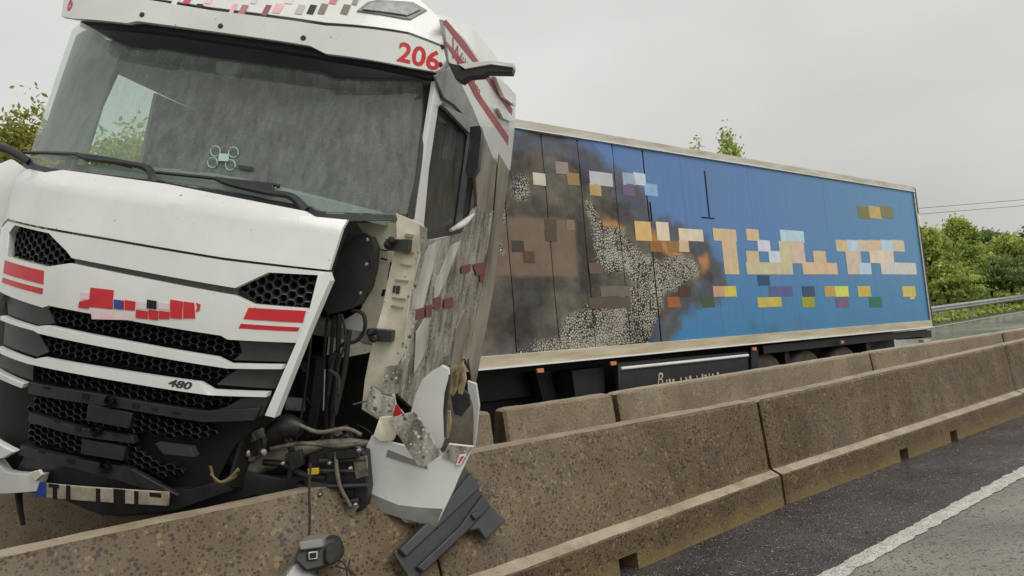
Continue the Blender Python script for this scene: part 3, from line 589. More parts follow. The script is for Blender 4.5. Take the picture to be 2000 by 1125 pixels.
# printed lettering on the wall: blurred shapes in film colours
def block_rows(name, px, cols):
    r = []
    for k, c in enumerate(cols):
        (u0, v0), (u1, v1) = px[2 * k], px[2 * k + 1]; r.append((min(u0, u1), min(v0, v1), max(u0, u1), max(v0, v1), c))
    prints(name, r, WALL, TR, off=.003)
TAN, CRM, PBL, PNK, LAV, GRB = (214, 190, 150), (226, 212, 186), (188, 214, 232), (214, 192, 172), (214, 216, 232), (110, 138, 160)
block_rows('large_lettering', [(8.338,1.47),(8.025,1.726),(7.918,1.483),(7.663,1.736),(7.723,1.337),(7.28,1.489),(7.465,1.498),(6.935,1.668),(7.489,1.342),(7.278,1.504),(6.703,1.522),(6.146,1.7),(6.524,1.037),(6.175,1.539),(5.892,1.548),(5.569,1.724),(5.632,1.391),(5.298,1.566),(5.367,1.214),(5.021,1.405),(5.955,1.207),(5.632,1.391),(5.987,1.038),(4.739,1.222),(4.989,1.56),(4.296,1.75),(5.058,1.218),(4.667,1.57),(4.739,1.222),(4.332,1.58),(4.447,1.043),(3.359,1.24),(4.081,1.231),(3.682,1.435),(3.312,1.443),(2.882,1.643),(2.928,1.452),(2.482,1.656),(2.53,1.461),(2.065,1.669),(2.116,1.47),(1.632,1.682),(1.685,1.48),(1.181,1.697),(1.237,1.49),(0.733,1.711),(3.025,1.047),(2.493,1.462),(2.595,1.049),(2.171,1.255),(2.171,1.255),(1.237,1.49),(1.798,1.051),(0.352,1.277),(8.082,1.329),(7.838,1.472)],
    [(222, 184, 120), CRM, (150, 112, 62), CRM, TAN, TAN, TAN, TAN, LAV, LAV, TAN, (206, 196, 160), PBL, (206, 200, 160), PNK, (222, 192, 154), TAN, TAN, PBL, PNK, TAN, PBL, (212, 200, 176), PNK, PBL, CRM, (214, 210, 204), (150, 104, 48)])
block_rows('slogan_lettering', [(6.84,0.717),(6.553,0.867),(6.58,0.713),(6.297,0.865),(5.794,0.539),(5.165,0.69),(3.855,0.669),(3.468,0.846),(3.51,0.664),(3.075,0.843),(2.748,0.652),(2.296,0.838),(4.576,0.509),(4.203,0.675),(4.54,0.68),(4.165,0.85),(3.536,0.483),(3.119,0.658),(2.394,0.454),(1.926,0.639),(5.469,0.695),(4.815,0.855),(1.058,0.625),(0.504,0.825),(7.117,0.572),(6.84,0.717),(7.837,0.59),(7.585,0.729),(7.595,0.729),(7.335,0.872),(5.731,0.869),(5.418,1.024)],
    [(208, 160, 132), (214, 198, 82), (206, 188, 86), (198, 162, 84), (216, 222, 96), (212, 184, 82), (164, 164, 44), (44, 76, 110), (116, 96, 132), (40, 112, 94), (88, 96, 150), (212, 198, 96), (70, 84, 60), (160, 96, 34), (74, 48, 30), (36, 74, 104)])
block_rows('corner_lettering', [(2.399,2.067),(1.926,2.291),(1.978,2.088),(1.485,2.318),(1.54,2.111),(1.026,2.345),(0.774,0.571),(0.585,0.697)], [(118, 120, 62), (196, 172, 96), (122, 124, 84), (212, 198, 96)])
block_rows('upper_lettering', [(9.991,2.071),(9.795,2.216),(9.615,2.238),(9.416,2.388),(9.448,2.114),(9.253,2.264),(9.077,2.144),(8.667,2.316),(9.094,2.008),(8.889,2.159),(8.477,2.192),(8.243,2.353),(8.263,2.209),(8.032,2.372),(8.497,2.05),(8.263,2.209),(8.074,2.079),(7.816,2.244)], [(214, 204, 186), (150, 138, 128), (158, 126, 78), (196, 196, 204), (190, 162, 106), (164, 180, 204), (206, 216, 230), (110, 96, 128), (146, 178, 222)])
block_rows('scorched_lettering', [(10.389,1.278),(10.214,1.405),(9.884,1.415),(9.694,1.555),(9.87,1.542),(9.679,1.684),(9.216,1.035),(9.016,1.169),(10.241,1.153),(10.069,1.285),(9.515,1.556),(9.391,1.686),(9.07,0.752),(8.534,0.881),(9.27,0.607),(8.553,0.744)], [(64, 56, 46), (82, 66, 48), (86, 70, 54), (104, 84, 70), (88, 66, 48), (138, 118, 96), (112, 102, 92), (92, 80, 70)])
# ------------------------------------------------------------------ tractor unit (wrecked cab)
CAB = empty('tractor_unit', frame((-2.29422, 4.38639, 0.85405), (0.96092, -0.12807, -0.24541), (0.14819, 0.98680, 0.06531), (0.23380, -0.09913, 0.96722))); tag(CAB, 'wrecked white truck tractor tilted onto the barrier, its corner torn open', 'truck')
# cab shell: interior box with an opening for the passenger window
back = box('back_wall', (0, 2.28, 2.35), (2.4, .06, 2.0), 'cab_interior', CAB)
box('cab_floor', (0, 1.35, 1.2), (2.3, 1.9, .08), 'cab_interior', CAB)
box('headliner', (0, 1.55, 3.02), (2.36, 1.6, .06), 'cab_interior', CAB)
lw = [(0.42, 1.0), (2.25, 1.0), (2.25, 3.2), (0.72, 3.2)]
wy0, wy1, wz0, wz1 = .60, 1.34, 1.98, 2.68
SL = lambda u, v, d: (-1.2 + .1 * (v - 2.0) - d, u, v)
patch('passenger_wall', [(.45, 1.0), (2.3, 1.0), (2.3, wz0), (.6, wz0 - .06)], SL, .03, 'white_paint', CAB, step=.6)
patch('passenger_wall', [(.74, wz1), (2.3, wz1 - .1), (2.3, 3.25), (.8, 3.25)], SL, .03, 'white_paint', CAB, step=.6)
patch('passenger_wall', [(wy1, wz0), (2.3, wz0), (2.3, wz1 - .1), (wy1, wz1 - .05)], SL, .03, 'cab_interior', CAB, step=.6)
patch('passenger_pillar', [(.52, wz0 - .06), (.62, wz0 - .06), (.86, wz1), (.76, wz1 + .02)], SL, .05, 'cab_interior', CAB, off=-.03, step=.6)
pw = patch('passenger_window', [(.6, wz0 - .03), (wy1, wz0), (wy1, wz1 - .05), (.84, wz1)], SL, 0, 'clear_glass', CAB, off=.012, step=.6, bevel=0)
tube('passenger_mirror_frame', [(-1.3, .72, 2.02), (-1.33, .72, 2.2), (-1.33, .74, 2.22), (-1.3, .9, 2.03)], .018, 'black_plastic', CAB)
box('driver_wall_inner', (1.2, 1.5, 1.5), (.04, 1.6, .8), 'cab_interior', CAB)
box('upper_bunk', (0, 2.05, 2.55), (2.2, .45, .12), 'seat_fabric', CAB, bevel=.03)
# dashboard
dp = [(-1.12, .34), (-.6, .16), (.0, .1), (.6, .16), (1.12, .34), (1.15, .8), (.5, .62), (-.5, .62), (-1.15, .8)]
patch('dashboard', dp, lambda u, v, d: (u, v, 1.93 + d + .05 * math.cos(u * 2.2) - .1 * max(0, .3 - v)), .07, 'dash', CAB, step=.2)
box('dashboard_face', (0, .62, 1.66), (2.2, .12, .5), 'dash', CAB, bevel=.03)
for x in (.62, -.62):
    s = box('seat', (x, 1.45, 1.75), (.55, .5, .16), 'seat_fabric', CAB, bevel=.05); box('backrest', (x, 1.72, 2.12), (.52, .16, .66), 'seat_fabric', s, rot=(-10, 0, 0), bevel=.06); box('headrest', (x, 1.77, 2.54), (.3, .12, .18), 'seat_fabric', s, rot=(-10, 0, 0), bevel=.04)
sw = ring('steering_wheel', (.62, .86, 2.02), (0, -.75, 1), .22, [(1 + .09 * math.cos(a), .02 * math.sin(a)) for a in [k * math.pi / 4 for k in range(9)]], 'black_plastic', CAB, 32)
tube('steering_spoke', [(.42, .88, 2.02), (.62, .86, 2.0), (.82, .88, 2.02)], .025, 'black_plastic', sw)
# ---- windscreen
ws = patch('windscreen', [(-1.171,2.018),(-1.291,1.988),(-0.88,1.928),(-0.175,1.95),(0.783,1.939),(0.875,1.906),(1.29,1.971),(1.299,2.014),(1.27,2.349),(1.216,2.762),(1.197,2.831),(0.634,2.834),(-0.514,2.881),(-1.139,2.92),(-1.316,2.87),(-1.221,2.419)], WM, 0, 'wet_glass', CAB, step=.08, bevel=0)
patch('pillar_cover', [(-1.152,2.015),(-1.213,2.411),(-1.282,2.842),(-1.097,2.872),(-0.71,2.735),(-0.727,2.534),(-0.706,2.237),(-0.695,2.037),(-0.955,1.979)], WM, .02, 'cab_interior', CAB, off=-.06, step=.1, bevel=0)
patch('shade_band', [(-1.146,2.92),(-0.517,2.891),(0.631,2.847),(1.203,2.832),(1.203,2.802),(0.899,2.735),(0.713,2.708),(0.638,2.729),(0.149,2.736),(-0.397,2.755),(-0.514,2.739),(-0.625,2.742),(-0.755,2.774),(-0.939,2.838),(-1.114,2.895)], WM, .003, 'visor_dark', CAB, off=.009, step=.12, bevel=0)
patch('windscreen_frame', [(1.178,2.818),(1.229,2.834),(1.253,2.573),(1.301,1.952),(1.268,1.945),(1.266,2.188),(1.227,2.599)], WM, .03, 'black_plastic', CAB, off=-.02, step=.12)
patch('cowl', [(-1.284,2.002),(-1.038,1.939),(-0.883,1.934),(-0.175,1.95),(0.756,1.934),(0.796,1.911),(1.029,1.938),(1.264,1.976),(1.283,1.942),(0.989,1.883),(0.774,1.869),(-0.898,1.878),(-1.2,1.916)], WM, .05, 'black_plastic', CAB, off=-.05, step=.12)
patch('camera_bracket', [(-0.045,2.719),(0.1,2.724),(0.101,2.657),(0.049,2.634),(-0.028,2.648)], WM, .05, 'cab_interior', CAB, off=-.07)
patch('phone_holder', [(-0.099,2.133),(-0.015,2.15),(0.005,2.104),(0.004,2.015),(-0.046,1.987),(-0.09,2.017)], YM(.2), .06, 'black_plastic', CAB, bevel=.015)
for k, q in enumerate([(0.146,2.168),(0.255,2.176),(0.15,2.1),(0.261,2.1)]):
    c = WM(q[0], q[1], .012); tube('sticker_wheel', [(c[0] + .03 * math.cos(a), c[1], c[2] + .03 * math.sin(a)) for a in [j * math.pi / 5 for j in range(11)]], .0035, 'sticker_pale', CAB, seg=5, n=2)
patch('sticker', [(0.172,2.159),(0.228,2.163),(0.248,2.12),(0.18,2.113)], WM, .003, 'sticker_pale', CAB, off=.01); patch('sticker_tag', [(0.308,2.109),(0.399,2.107),(0.403,2.086),(0.313,2.086)], WM, .003, 'black_plastic', CAB, off=.01)
# wipers
def onW(pts, d): return [WM(x, z, d) for x, z in pts]
for px in ([(-1.205,2.007),(-0.687,2.035),(-0.302,2.028),(-0.196,2.009)], [(-0.153,1.996),(0.22,2.011),(0.556,2.023),(0.574,2.014)]):
    w = tube('wiper_blade', onW(px, .03), .011, 'black_plastic', CAB, seg=6)
for arm in ([(-0.687,2.035),(-0.588,2.019),(-0.326,2.022),(-0.195,2.006),(-0.142,1.93)], [(0.22,2.011),(0.321,1.989),(0.541,1.973),(0.674,1.972),(0.775,1.908)]):
    tube('wiper_arm', onW(arm, .045), [.014, .018, .028], 'black_plastic', CAB, seg=6)
patch('wiper_link', [(-0.616,2.044),(-0.311,2.036),(-0.317,1.998),(-0.571,2.021)], WM, .02, 'black_plastic', CAB, off=.02)
patch('wiper_link', [(0.218,2.017),(0.556,2.023),(0.567,1.986),(0.327,1.99)], WM, .02, 'black_plastic', CAB, off=.02)
tube('mirror_arm', [(x, .2, z) for x, z in [(-1.567,1.996),(-1.351,2.014),(-1.241,1.99),(-1.136,1.95)]], [.03, .03, .024], 'black_plastic', CAB)
# ---- white nose panels
patch('hood_panel', [(-1.414,1.919),(-0.851,1.901),(-0.715,1.931),(-0.015,1.938),(0.783,1.903),(0.84,1.88),(0.995,1.89),(0.976,1.604),(0.449,1.593),(-0.274,1.6),(-1.058,1.598)], FM, .03, 'white_paint', CAB, stepv=.04, step=.06, bevel=.008)
patch('corner_panel', [(-1.657,1.867),(-1.584,1.909),(-1.532,1.955),(-1.42,1.918),(-1.17,1.774),(-1.094,1.601),(-1.389,1.494),(-1.374,1.264),(-1.496,1.245)], FM, .03, 'white_paint', CAB, off=-.01, step=.08, bevel=.008)
gp = patch('grille_trim', [(-1.048,1.584),(-0.27,1.586),(0.452,1.579),(0.968,1.592),(0.936,1.57),(0.699,1.55),(0.549,1.444),(-0.405,1.461),(-0.449,1.494),(-0.598,1.571),(-0.924,1.576),(-1.037,1.471),(-1.12,1.46),(-1.137,1.534)], FM, .05, 'white_paint', CAB, off=-.01, step=.08, bevel=.008)
lp = patch('badge_panel', [(-0.97,1.389),(-0.567,1.387),(-0.405,1.432),(0.545,1.405),(0.646,1.372),(0.927,1.385),(0.892,1.195),(0.557,1.169),(0.518,1.185),(-0.501,1.183),(-0.539,1.165),(-0.969,1.183)], FM, .05, 'white_paint', CAB, off=-.01, step=.08, bevel=.01)
patch('dark_strip', [(-0.419,1.461),(0.549,1.441),(0.551,1.403),(-0.411,1.429)], FM, .02, 'strip_grey', CAB, off=-.02)
for poly in ([(-0.982,1.576),(-0.599,1.574),(-0.404,1.455),(-0.552,1.387),(-0.942,1.393)], [(0.696,1.555),(0.939,1.576),(0.923,1.382),(0.641,1.369),(0.541,1.426)]):
    v = patch('vent_recess', poly, FM, .01, 'void_black', CAB, off=-.08); hexmesh('vent_mesh', poly, FM, 'mesh_black', v, off=-.01, depth=.05)
patch('grille_frame', [(0.936,1.57),(0.973,1.593),(0.994,1.547),(0.954,1.338),(0.843,0.784),(0.798,0.792),(0.892,1.195),(0.927,1.385)], FM, .07, 'bar_white', CAB, off=-.02, bevel=.008)
patch('grille_frame', [(-1.167,1.53),(-0.994,1.568),(-0.942,1.393),(-0.969,1.183),(-1.046,1.07),(-1.28,1.021),(-1.112,1.368)], FM, .06, 'bar_white', CAB, off=-.02, bevel=.008)
# red bands and blurred badge
for poly in ([(-0.951,1.367),(-0.572,1.364),(-0.556,1.292),(-0.935,1.294)], [(-0.934,1.27),(-0.555,1.269),(-0.553,1.237),(-0.938,1.24)]): patch('red_band', poly, FM, .002, 'red_paint', CAB, off=.0405, bevel=0)
for poly in ([(0.637,1.352),(0.91,1.372),(0.906,1.307),(0.622,1.289)], [(0.613,1.263),(0.895,1.28),(0.889,1.257),(0.606,1.237)]): patch('red_band', poly, FM, .002, 'red_paint', CAB, off=.0405, bevel=0)
def fprints(name, px, cols, mapf, off):
    r = []
    for k, c in enumerate(cols):
        (u0, v0), (u1, v1) = px[2 * k], px[2 * k + 1]; r.append((min(u0, u1), min(v0, v1), max(u0, u1), max(v0, v1), c))
    prints(name, r, mapf, CAB, off)
for poly in ([(-0.246,1.324),(-0.109,1.331),(-0.097,1.229),(-0.24,1.22)], [(-0.301,1.239),(-0.24,1.26),(-0.238,1.209),(-0.302,1.205)], [(-0.093,1.283),(-0.039,1.286),(-0.031,1.237),(-0.089,1.234)], [(-0.033,1.29),(0.028,1.291),(0.032,1.242),(-0.025,1.238)], [(0.04,1.249),(0.107,1.251),(0.113,1.21),(0.044,1.205)], [(0.111,1.26),(0.165,1.263),(0.172,1.214),(0.119,1.211)], [(0.17,1.264),(0.229,1.268),(0.235,1.23),(0.177,1.221)], [(0.223,1.333),(0.293,1.333),(0.303,1.241),(0.24,1.236)], [(0.298,1.334),(0.355,1.335),(0.375,1.257),(0.311,1.245)]):
    patch('badge_letter', poly, FM, .004, 'red_paint', CAB, off=.0405, bevel=0)
for poly in ([(-0.303,1.289),(-0.239,1.294),(-0.24,1.26),(-0.296,1.251)], [(0.033,1.292),(0.093,1.296),(0.099,1.261),(0.04,1.254)], [(0.163,1.307),(0.221,1.311),(0.227,1.279),(0.169,1.272)], [(-0.225,1.206),(0.031,1.23),(0.037,1.192),(-0.21,1.157)]): patch('badge_outline', poly, FM, .003, 'badge_pink', CAB, off=.0405, bevel=0)
patch('badge_dark_print', [(-0.093,1.283),(-0.045,1.285),(-0.038,1.242),(-0.086,1.24)], FM, .004, 'plate_blue', CAB, off=.0455, bevel=0); patch('badge_dark_print', [(0.096,1.313),(0.15,1.313),(0.157,1.27),(0.104,1.267)], FM, .004, 'visor_dark', CAB, off=.0455, bevel=0)  # blue and near-black fields of the badge print
patch('badge_tail', [(0.366,1.339),(0.39,1.332),(0.391,1.299),(0.372,1.29),(0.377,1.313)], FM, .003, 'red_paint', CAB, off=.0405, bevel=0)
# ---- grille
patch('grille_back', [(-0.98,1.169),(-0.538,1.159),(0.525,1.169),(0.897,1.19),(0.809,0.781),(0.75,0.746),(0.599,0.561),(0.513,0.317),(0.235,0.195),(-0.552,0.174),(-0.681,0.09),(-1.403,-0.201),(-1.454,0.986)], FM, .01, 'void_black', CAB, off=-.1, bevel=0)
for poly in ([(-0.534,1.157),(0.525,1.169),(0.615,1.099),(0.569,1.054),(0.511,1.079),(-0.499,1.074),(-0.575,1.072)], [(-0.582,1.007),(0.55,1.001),(0.607,1.004),(0.519,0.935),(0.423,0.937),(-0.488,0.915),(-0.55,0.904)], [(-0.568,0.837),(0.49,0.853),(0.647,0.867),(0.579,0.794),(0.446,0.768),(-0.596,0.743)], [(-0.581,0.669),(-0.269,0.669),(0.482,0.674),(0.565,0.643),(0.433,0.594),(0.052,0.57),(-0.601,0.57)], [(-0.614,0.477),(-0.222,0.479),(0.028,0.492),(0.394,0.4),(0.312,0.342),(0.036,0.392),(-0.627,0.377)]):
    hexmesh('grille_mesh', poly, FM, 'mesh_black', CAB, w=.062, h=.019, off=-.02, depth=.05, wall=.16)
for poly in ([(-0.963,1.166),(-0.545,1.155),(-0.486,1.082),(-0.594,1.051),(-0.899,1.058)], [(-0.926,1.016),(-0.603,1.015),(-0.5,0.919),(-0.583,0.874),(-0.909,0.881)], [(-0.905,0.828),(-0.598,0.83),(-0.595,0.737),(-0.959,0.736)], [(0.584,1.167),(0.888,1.184),(0.854,1.079),(0.574,1.054),(0.615,1.099)], [(0.607,1.009),(0.839,1.043),(0.8,0.927),(0.509,0.912),(0.555,0.963)], [(0.648,0.859),(0.787,0.88),(0.756,0.767),(0.474,0.755),(0.578,0.799)]):
    patch('grille_wing', poly, FM, .03, 'grey_plastic', CAB, off=-.045)
for poly in ([(-0.897,1.052),(-0.586,1.047),(-0.528,1.066),(-0.481,1.072),(0.508,1.067),(0.581,1.042),(0.84,1.069),(0.841,1.046),(0.574,1.016),(0.547,1.017),(-0.545,1.02),(-0.582,1.028),(-0.896,1.028)], [(-0.899,0.872),(-0.577,0.864),(-0.502,0.893),(0.439,0.921),(0.512,0.89),(0.79,0.914),(0.788,0.889),(0.5,0.863),(-0.546,0.844),(-0.585,0.842),(-0.898,0.848)], [(-1.046,0.719),(-0.889,0.741),(-0.606,0.726),(-0.616,0.697),(-0.885,0.703),(-1.061,0.683)]):
    b = patch('grille_bar', poly, FM, .05, 'bar_white', CAB, off=-.01, bevel=.006)
q = [(0.278,0.878)]; text('power_number', '480', FM, 'grey_plastic', CAB, q[0], .055, ang=0, sx=1.5, shear=.25, bold=.002, off=.0415)
for poly in ([(-0.595,0.734),(-0.18,0.755),(0.473,0.767),(0.759,0.824),(0.737,0.751),(0.479,0.705),(0.011,0.7),(-0.597,0.666)], [(-0.572,0.561),(-0.228,0.548),(0.09,0.559),(0.105,0.519),(-0.224,0.496),(-0.584,0.508)], [(-0.625,0.359),(-0.246,0.365),(0.068,0.377),(0.261,0.321),(0.229,0.277),(0.013,0.296),(-0.274,0.309),(-0.65,0.298)]):
    b = patch('bumper_carrier', poly, FM, .045, 'black_plastic', CAB, off=-.03, bevel=.006)
for q in [(-0.047,0.73),(-0.117,0.555),(-0.048,0.36)]:
    ring('carrier_boss', FM(q[0], q[1], .02), (0, 1, 0), .035, [(1, -.012), (.95, .0), (.6, .012), (.55, -.02)], 'dark_metal', CAB, 16)
for poly in ([(-0.223,0.741),(-0.182,0.74),(-0.186,0.713),(-0.228,0.714)], [(0.08,0.745),(0.12,0.743),(0.116,0.717),(0.076,0.718)], [(-0.254,0.558),(-0.218,0.556),(-0.223,0.526),(-0.259,0.53)], [(-0.289,0.365),(-0.246,0.365),(-0.253,0.334),(-0.296,0.334)], [(-0.48,0.735),(-0.437,0.735),(-0.439,0.723),(-0.483,0.723)], [(0.189,0.739),(0.225,0.739),(0.223,0.728),(0.187,0.727)], [(0.307,0.737),(0.353,0.739),(0.351,0.727),(0.305,0.725)], [(-0.395,0.561),(-0.354,0.561),(-0.356,0.549),(-0.398,0.549)], [(-0.024,0.555),(0.013,0.554),(0.011,0.541),(-0.026,0.543)], [(-0.488,0.369),(-0.444,0.37),(-0.446,0.354),(-0.49,0.353)]):
    patch('carrier_slot', poly, FM, .003, 'void_black', CAB, off=.0165, bevel=0)
patch('sensor_cover', [(-0.184,0.691),(0.079,0.687),(0.068,0.599),(-0.193,0.596)], FM, .05, 'black_plastic', CAB, off=-.03); patch('sensor_cover', [(-0.204,0.488),(0.059,0.492),(0.047,0.414),(-0.21,0.405)], FM, .05, 'black_plastic', CAB, off=-.03)
patch('lower_lip', [(-0.641,0.294),(-0.274,0.303),(0.229,0.274),(0.403,0.294),(0.614,0.389),(0.633,0.327),(0.325,0.161),(-0.104,0.04),(-0.476,0.1),(-0.726,0.156)], FM, .05, 'black_plastic', CAB, off=-.09, bevel=.02)
patch('under_tray', [(-1.081,0.009),(-0.475,0.163),(0.231,0.253),(0.64,0.392),(0.917,0.37),(0.925,0.28),(0.703,0.267),(0.327,0.106),(-0.104,-0.01),(-0.555,0.015),(-1.094,-0.099)], FM, .04, 'black_plastic', CAB, off=-.2, bevel=.01)
patch('torn_trim', [(0.247,0.557),(0.441,0.567),(0.468,0.519),(0.298,0.508)], FM, .05, 'grey_plastic', CAB, off=.0); patch('torn_trim', [(0.104,0.384),(0.315,0.313),(0.39,0.282),(0.166,0.3)], FM, .03, 'black_plastic', CAB, off=.0)
patch('bumper_corner', [(-1.344,0.061),(-0.832,0.227),(-0.725,0.178),(-0.651,0.188),(-0.434,0.237),(-0.468,0.133),(-0.838,0.006),(-1.405,-0.256)], FM, .06, 'white_paint', CAB, off=-.02, bevel=.012)
patch('bumper_shard', [(-1.079,0.292),(-0.844,0.338),(-0.631,0.327),(-0.739,0.255),(-1.064,0.167)], FM, .05, 'bar_white', CAB, off=.0, bevel=.008); patch('bumper_shard', [(-0.508,0.238),(-0.436,0.273),(-0.413,0.248),(-0.46,0.198)], FM, .02, 'cream_inner', CAB, off=.04)
tube('dangling_strap', [FM(x, z, .0) for x, z in [(-0.654,0.073),(-0.648,-0.012),(-0.62,-0.133)]], [.022, .012], 'black_plastic', CAB)
lpz = patch('licence_plate', [(-0.482,0.183),(0.339,0.297),(0.337,0.217),(-0.484,0.095)], FM, .012, 'plate_white', CAB, off=.02, bevel=.003); patch('country_strip', [(-0.482,0.183),(-0.406,0.199),(-0.407,0.108),(-0.484,0.095)], FM, .002, 'plate_blue', lpz, off=.033, bevel=0)
for poly in ([(-0.36,0.2),(-0.333,0.203),(-0.334,0.113),(-0.361,0.11)], [(-0.388,0.197),(-0.32,0.206),(-0.32,0.185),(-0.389,0.175)], [(-0.274,0.213),(-0.248,0.216),(-0.246,0.13),(-0.273,0.127)], [(0.016,0.252),(0.084,0.26),(0.089,0.171),(0.021,0.163)], [(-0.089,0.234),(-0.064,0.236),(-0.06,0.152),(-0.086,0.15)], [(0.139,0.265),(0.163,0.267),(0.169,0.182),(0.145,0.18)], [(0.229,0.274),(0.294,0.28),(0.296,0.257),(0.231,0.251)]):
    patch('plate_smear', poly, FM, .002, 'void_black', lpz, off=.033, bevel=0)
# ---- torn-open corner
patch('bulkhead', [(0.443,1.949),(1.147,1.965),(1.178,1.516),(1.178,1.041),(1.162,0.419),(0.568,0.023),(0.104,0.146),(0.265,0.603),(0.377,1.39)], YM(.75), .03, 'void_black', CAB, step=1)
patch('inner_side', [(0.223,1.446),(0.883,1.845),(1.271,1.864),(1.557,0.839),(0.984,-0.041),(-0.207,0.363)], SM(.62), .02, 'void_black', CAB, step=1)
patch('door_post', [(0.921,1.88),(1.209,1.921),(1.212,1.815),(1.183,1.653),(1.175,1.398),(1.144,1.202),(1.105,1.106),(1.004,1.069),(0.891,1.037),(0.93,1.166),(1.019,1.31),(1.054,1.506),(1.046,1.696),(1.019,1.793)], YM(.45, .5, 1.0), .05, 'cream_inner', CAB, step=.08, bevel=.015)
patch('post_side_panel', [(0.846,1.212),(1.042,1.374),(1.073,1.25),(1.058,1.144),(0.852,1.05)], YM(.42), .02, 'white_paint', CAB)  # white panel beside the door post
for poly in ([(1.176,1.677),(1.194,1.686),(1.191,1.577),(1.173,1.565)], [(1.153,1.506),(1.168,1.511),(1.164,1.47),(1.149,1.464)], [(1.102,1.747),(1.141,1.744),(1.139,1.737),(1.099,1.741)], [(1.115,1.696),(1.152,1.692),(1.15,1.683),(1.114,1.687)]): patch('post_hole', poly, YM(.4), .02, 'void_black', CAB, bevel=0)
patch('heater_box', [(0.941,1.814),(1.062,1.813),(1.102,1.758),(1.108,1.627),(1.098,1.518),(1.045,1.399),(0.894,1.325),(0.858,1.351),(0.883,1.522),(0.906,1.698)], YM(.38), .14, 'black_plastic', CAB, bevel=.04)
tube('box_seal', [(x, .2, z) for x, z in [(0.96,1.771),(1.021,1.822),(1.098,1.809),(1.131,1.707),(1.136,1.54),(1.091,1.424),(0.948,1.347)]], .008, 'rubber', CAB)
for q in [(1.081,1.795),(1.095,1.653),(1.082,1.483)]: ring('box_screw', (q[0], .2, q[1]), (0, -1, 0), .012, [(1, 0), (.8, .008), (0, .01)], 'bright_metal', CAB, 10)
cab_ = ([(0.862,1.326),(0.873,1.11),(0.889,0.862),(0.87,0.575)], [(0.912,1.319),(0.926,1.057),(0.94,0.777),(0.971,0.562)], [(0.951,1.335),(0.977,1.065),(0.992,0.755),(1.011,0.506)], [(0.8,1.348),(0.807,1.068),(0.812,0.754),(0.787,0.464)], [(1.035,1.373),(1.107,1.363),(1.131,1.282),(1.092,1.199),(1.008,1.163),(0.967,1.07),(0.966,0.853)], [(1.047,1.259),(1.05,1.008),(1.028,0.751)], [(0.995,1.345),(1.04,1.206),(1.016,1.017),(1.038,0.773)])
for k, pts in enumerate(cab_): tube('cable', [(x, .3 - .02 * k, z) for x, z in pts], .008 + .004 * (k % 3), 'rubber', CAB, seg=6)
for pts in ([(0.931,1.006),(0.956,0.764)], [(0.718,0.752),(0.77,0.731),(0.784,0.749)], [(1.132,0.831),(1.221,0.871)]): tube('brake_pipe', [(x, .2, z) for x, z in pts], .006, 'bright_metal', CAB, seg=6)
patch('spring_bracket', [(0.409,0.628),(0.595,0.677),(0.672,0.585),(0.673,0.463),(0.536,0.406),(0.423,0.43)], YM(.12), .14, 'cast_metal', CAB, bevel=.02)
patch('spring_bracket', [(0.526,0.71),(0.628,0.79),(0.601,0.633),(0.536,0.596)], YM(.1), .04, 'grey_plastic', CAB, bevel=.006)
for q in [(0.522,0.496),(0.634,0.506),(0.73,0.53)]: ring('bolt', (q[0], -.03, q[1]), (0, -1, 0), .024, [(1, 0), (1, .012), (.6, .02), (0, .022)], 'bright_metal', CAB, 8)
tube('cab_mount', [(x, .0, z) for x, z in [(0.742,0.622),(0.832,0.692),(0.924,0.691)]], [.05, .07, .04], 'dark_metal', CAB, seg=10)
tube('cross_tube', [(x, .02 + .04 * k, z) for k, (x, z) in enumerate([(0.593,0.376),(0.688,0.425),(0.819,0.498),(0.952,0.553),(1.129,0.605),(1.286,0.617)])], [.052, .056, .05, .03, .02], 'cast_metal', CAB, seg=12)
tube('lower_beam', [(x, .02 + .03 * k, z) for k, (x, z) in enumerate([(0.49,0.243),(0.674,0.295),(0.826,0.34),(0.985,0.32),(1.138,0.332),(1.319,0.392)])], [.03, .03, .026, .034, .03], 'dark_metal', CAB, seg=8)
tube('tie_rod', [(x, .1, z) for x, z in [(0.551,0.301),(0.705,0.347),(0.954,0.38),(1.248,0.498)]], .022, 'dark_metal', CAB)
st = patch('step_housing', [(0.971,0.551),(1.069,0.599),(1.297,0.625),(1.345,0.421),(1.343,0.308),(1.271,0.258),(1.145,0.283),(1.017,0.308),(0.964,0.382)], YM(.12), .1, 'dark_metal', CAB, bevel=.015)
for k, pts in enumerate(([(1.053,0.533),(1.32,0.59)], [(1.023,0.468),(1.336,0.523)], [(1.118,0.398),(1.346,0.449)], [(1.133,0.297),(1.306,0.353)])): tube('housing_rib', [(x, .0 + .01 * (k % 2), z) for x, z in pts], .014, 'black_plastic', st, seg=6)
for poly in ([(1.135,0.534),(1.205,0.553),(1.211,0.51),(1.141,0.491)], [(1.229,0.558),(1.298,0.574),(1.304,0.531),(1.235,0.515)], [(1.192,0.389),(1.268,0.41),(1.274,0.364),(1.199,0.343)]): patch('housing_pocket', poly, YM(.02), .015, 'void_black', st)
patch('fastener_clip', [(1.004,0.487),(1.063,0.502),(1.068,0.468),(1.009,0.453)], YM(-.02), .02, 'yellow_clip', CAB); patch('fastener_tag', [(1.046,0.366),(1.073,0.371),(1.076,0.345),(1.05,0.34)], YM(-.02), .01, 'bar_white', CAB)
for k, pts in enumerate(([(0.549,0.468),(0.569,0.412),(0.614,0.395),(0.669,0.425),(0.69,0.471)], [(0.553,0.483),(0.592,0.401),(0.651,0.423),(0.697,0.486)], [(0.569,0.447),(0.626,0.408),(0.683,0.441)])): tube('torn_wire', [FM(x, z, .03 + .02 * k) for x, z in pts], .007, 'wire_tan', CAB, seg=5)
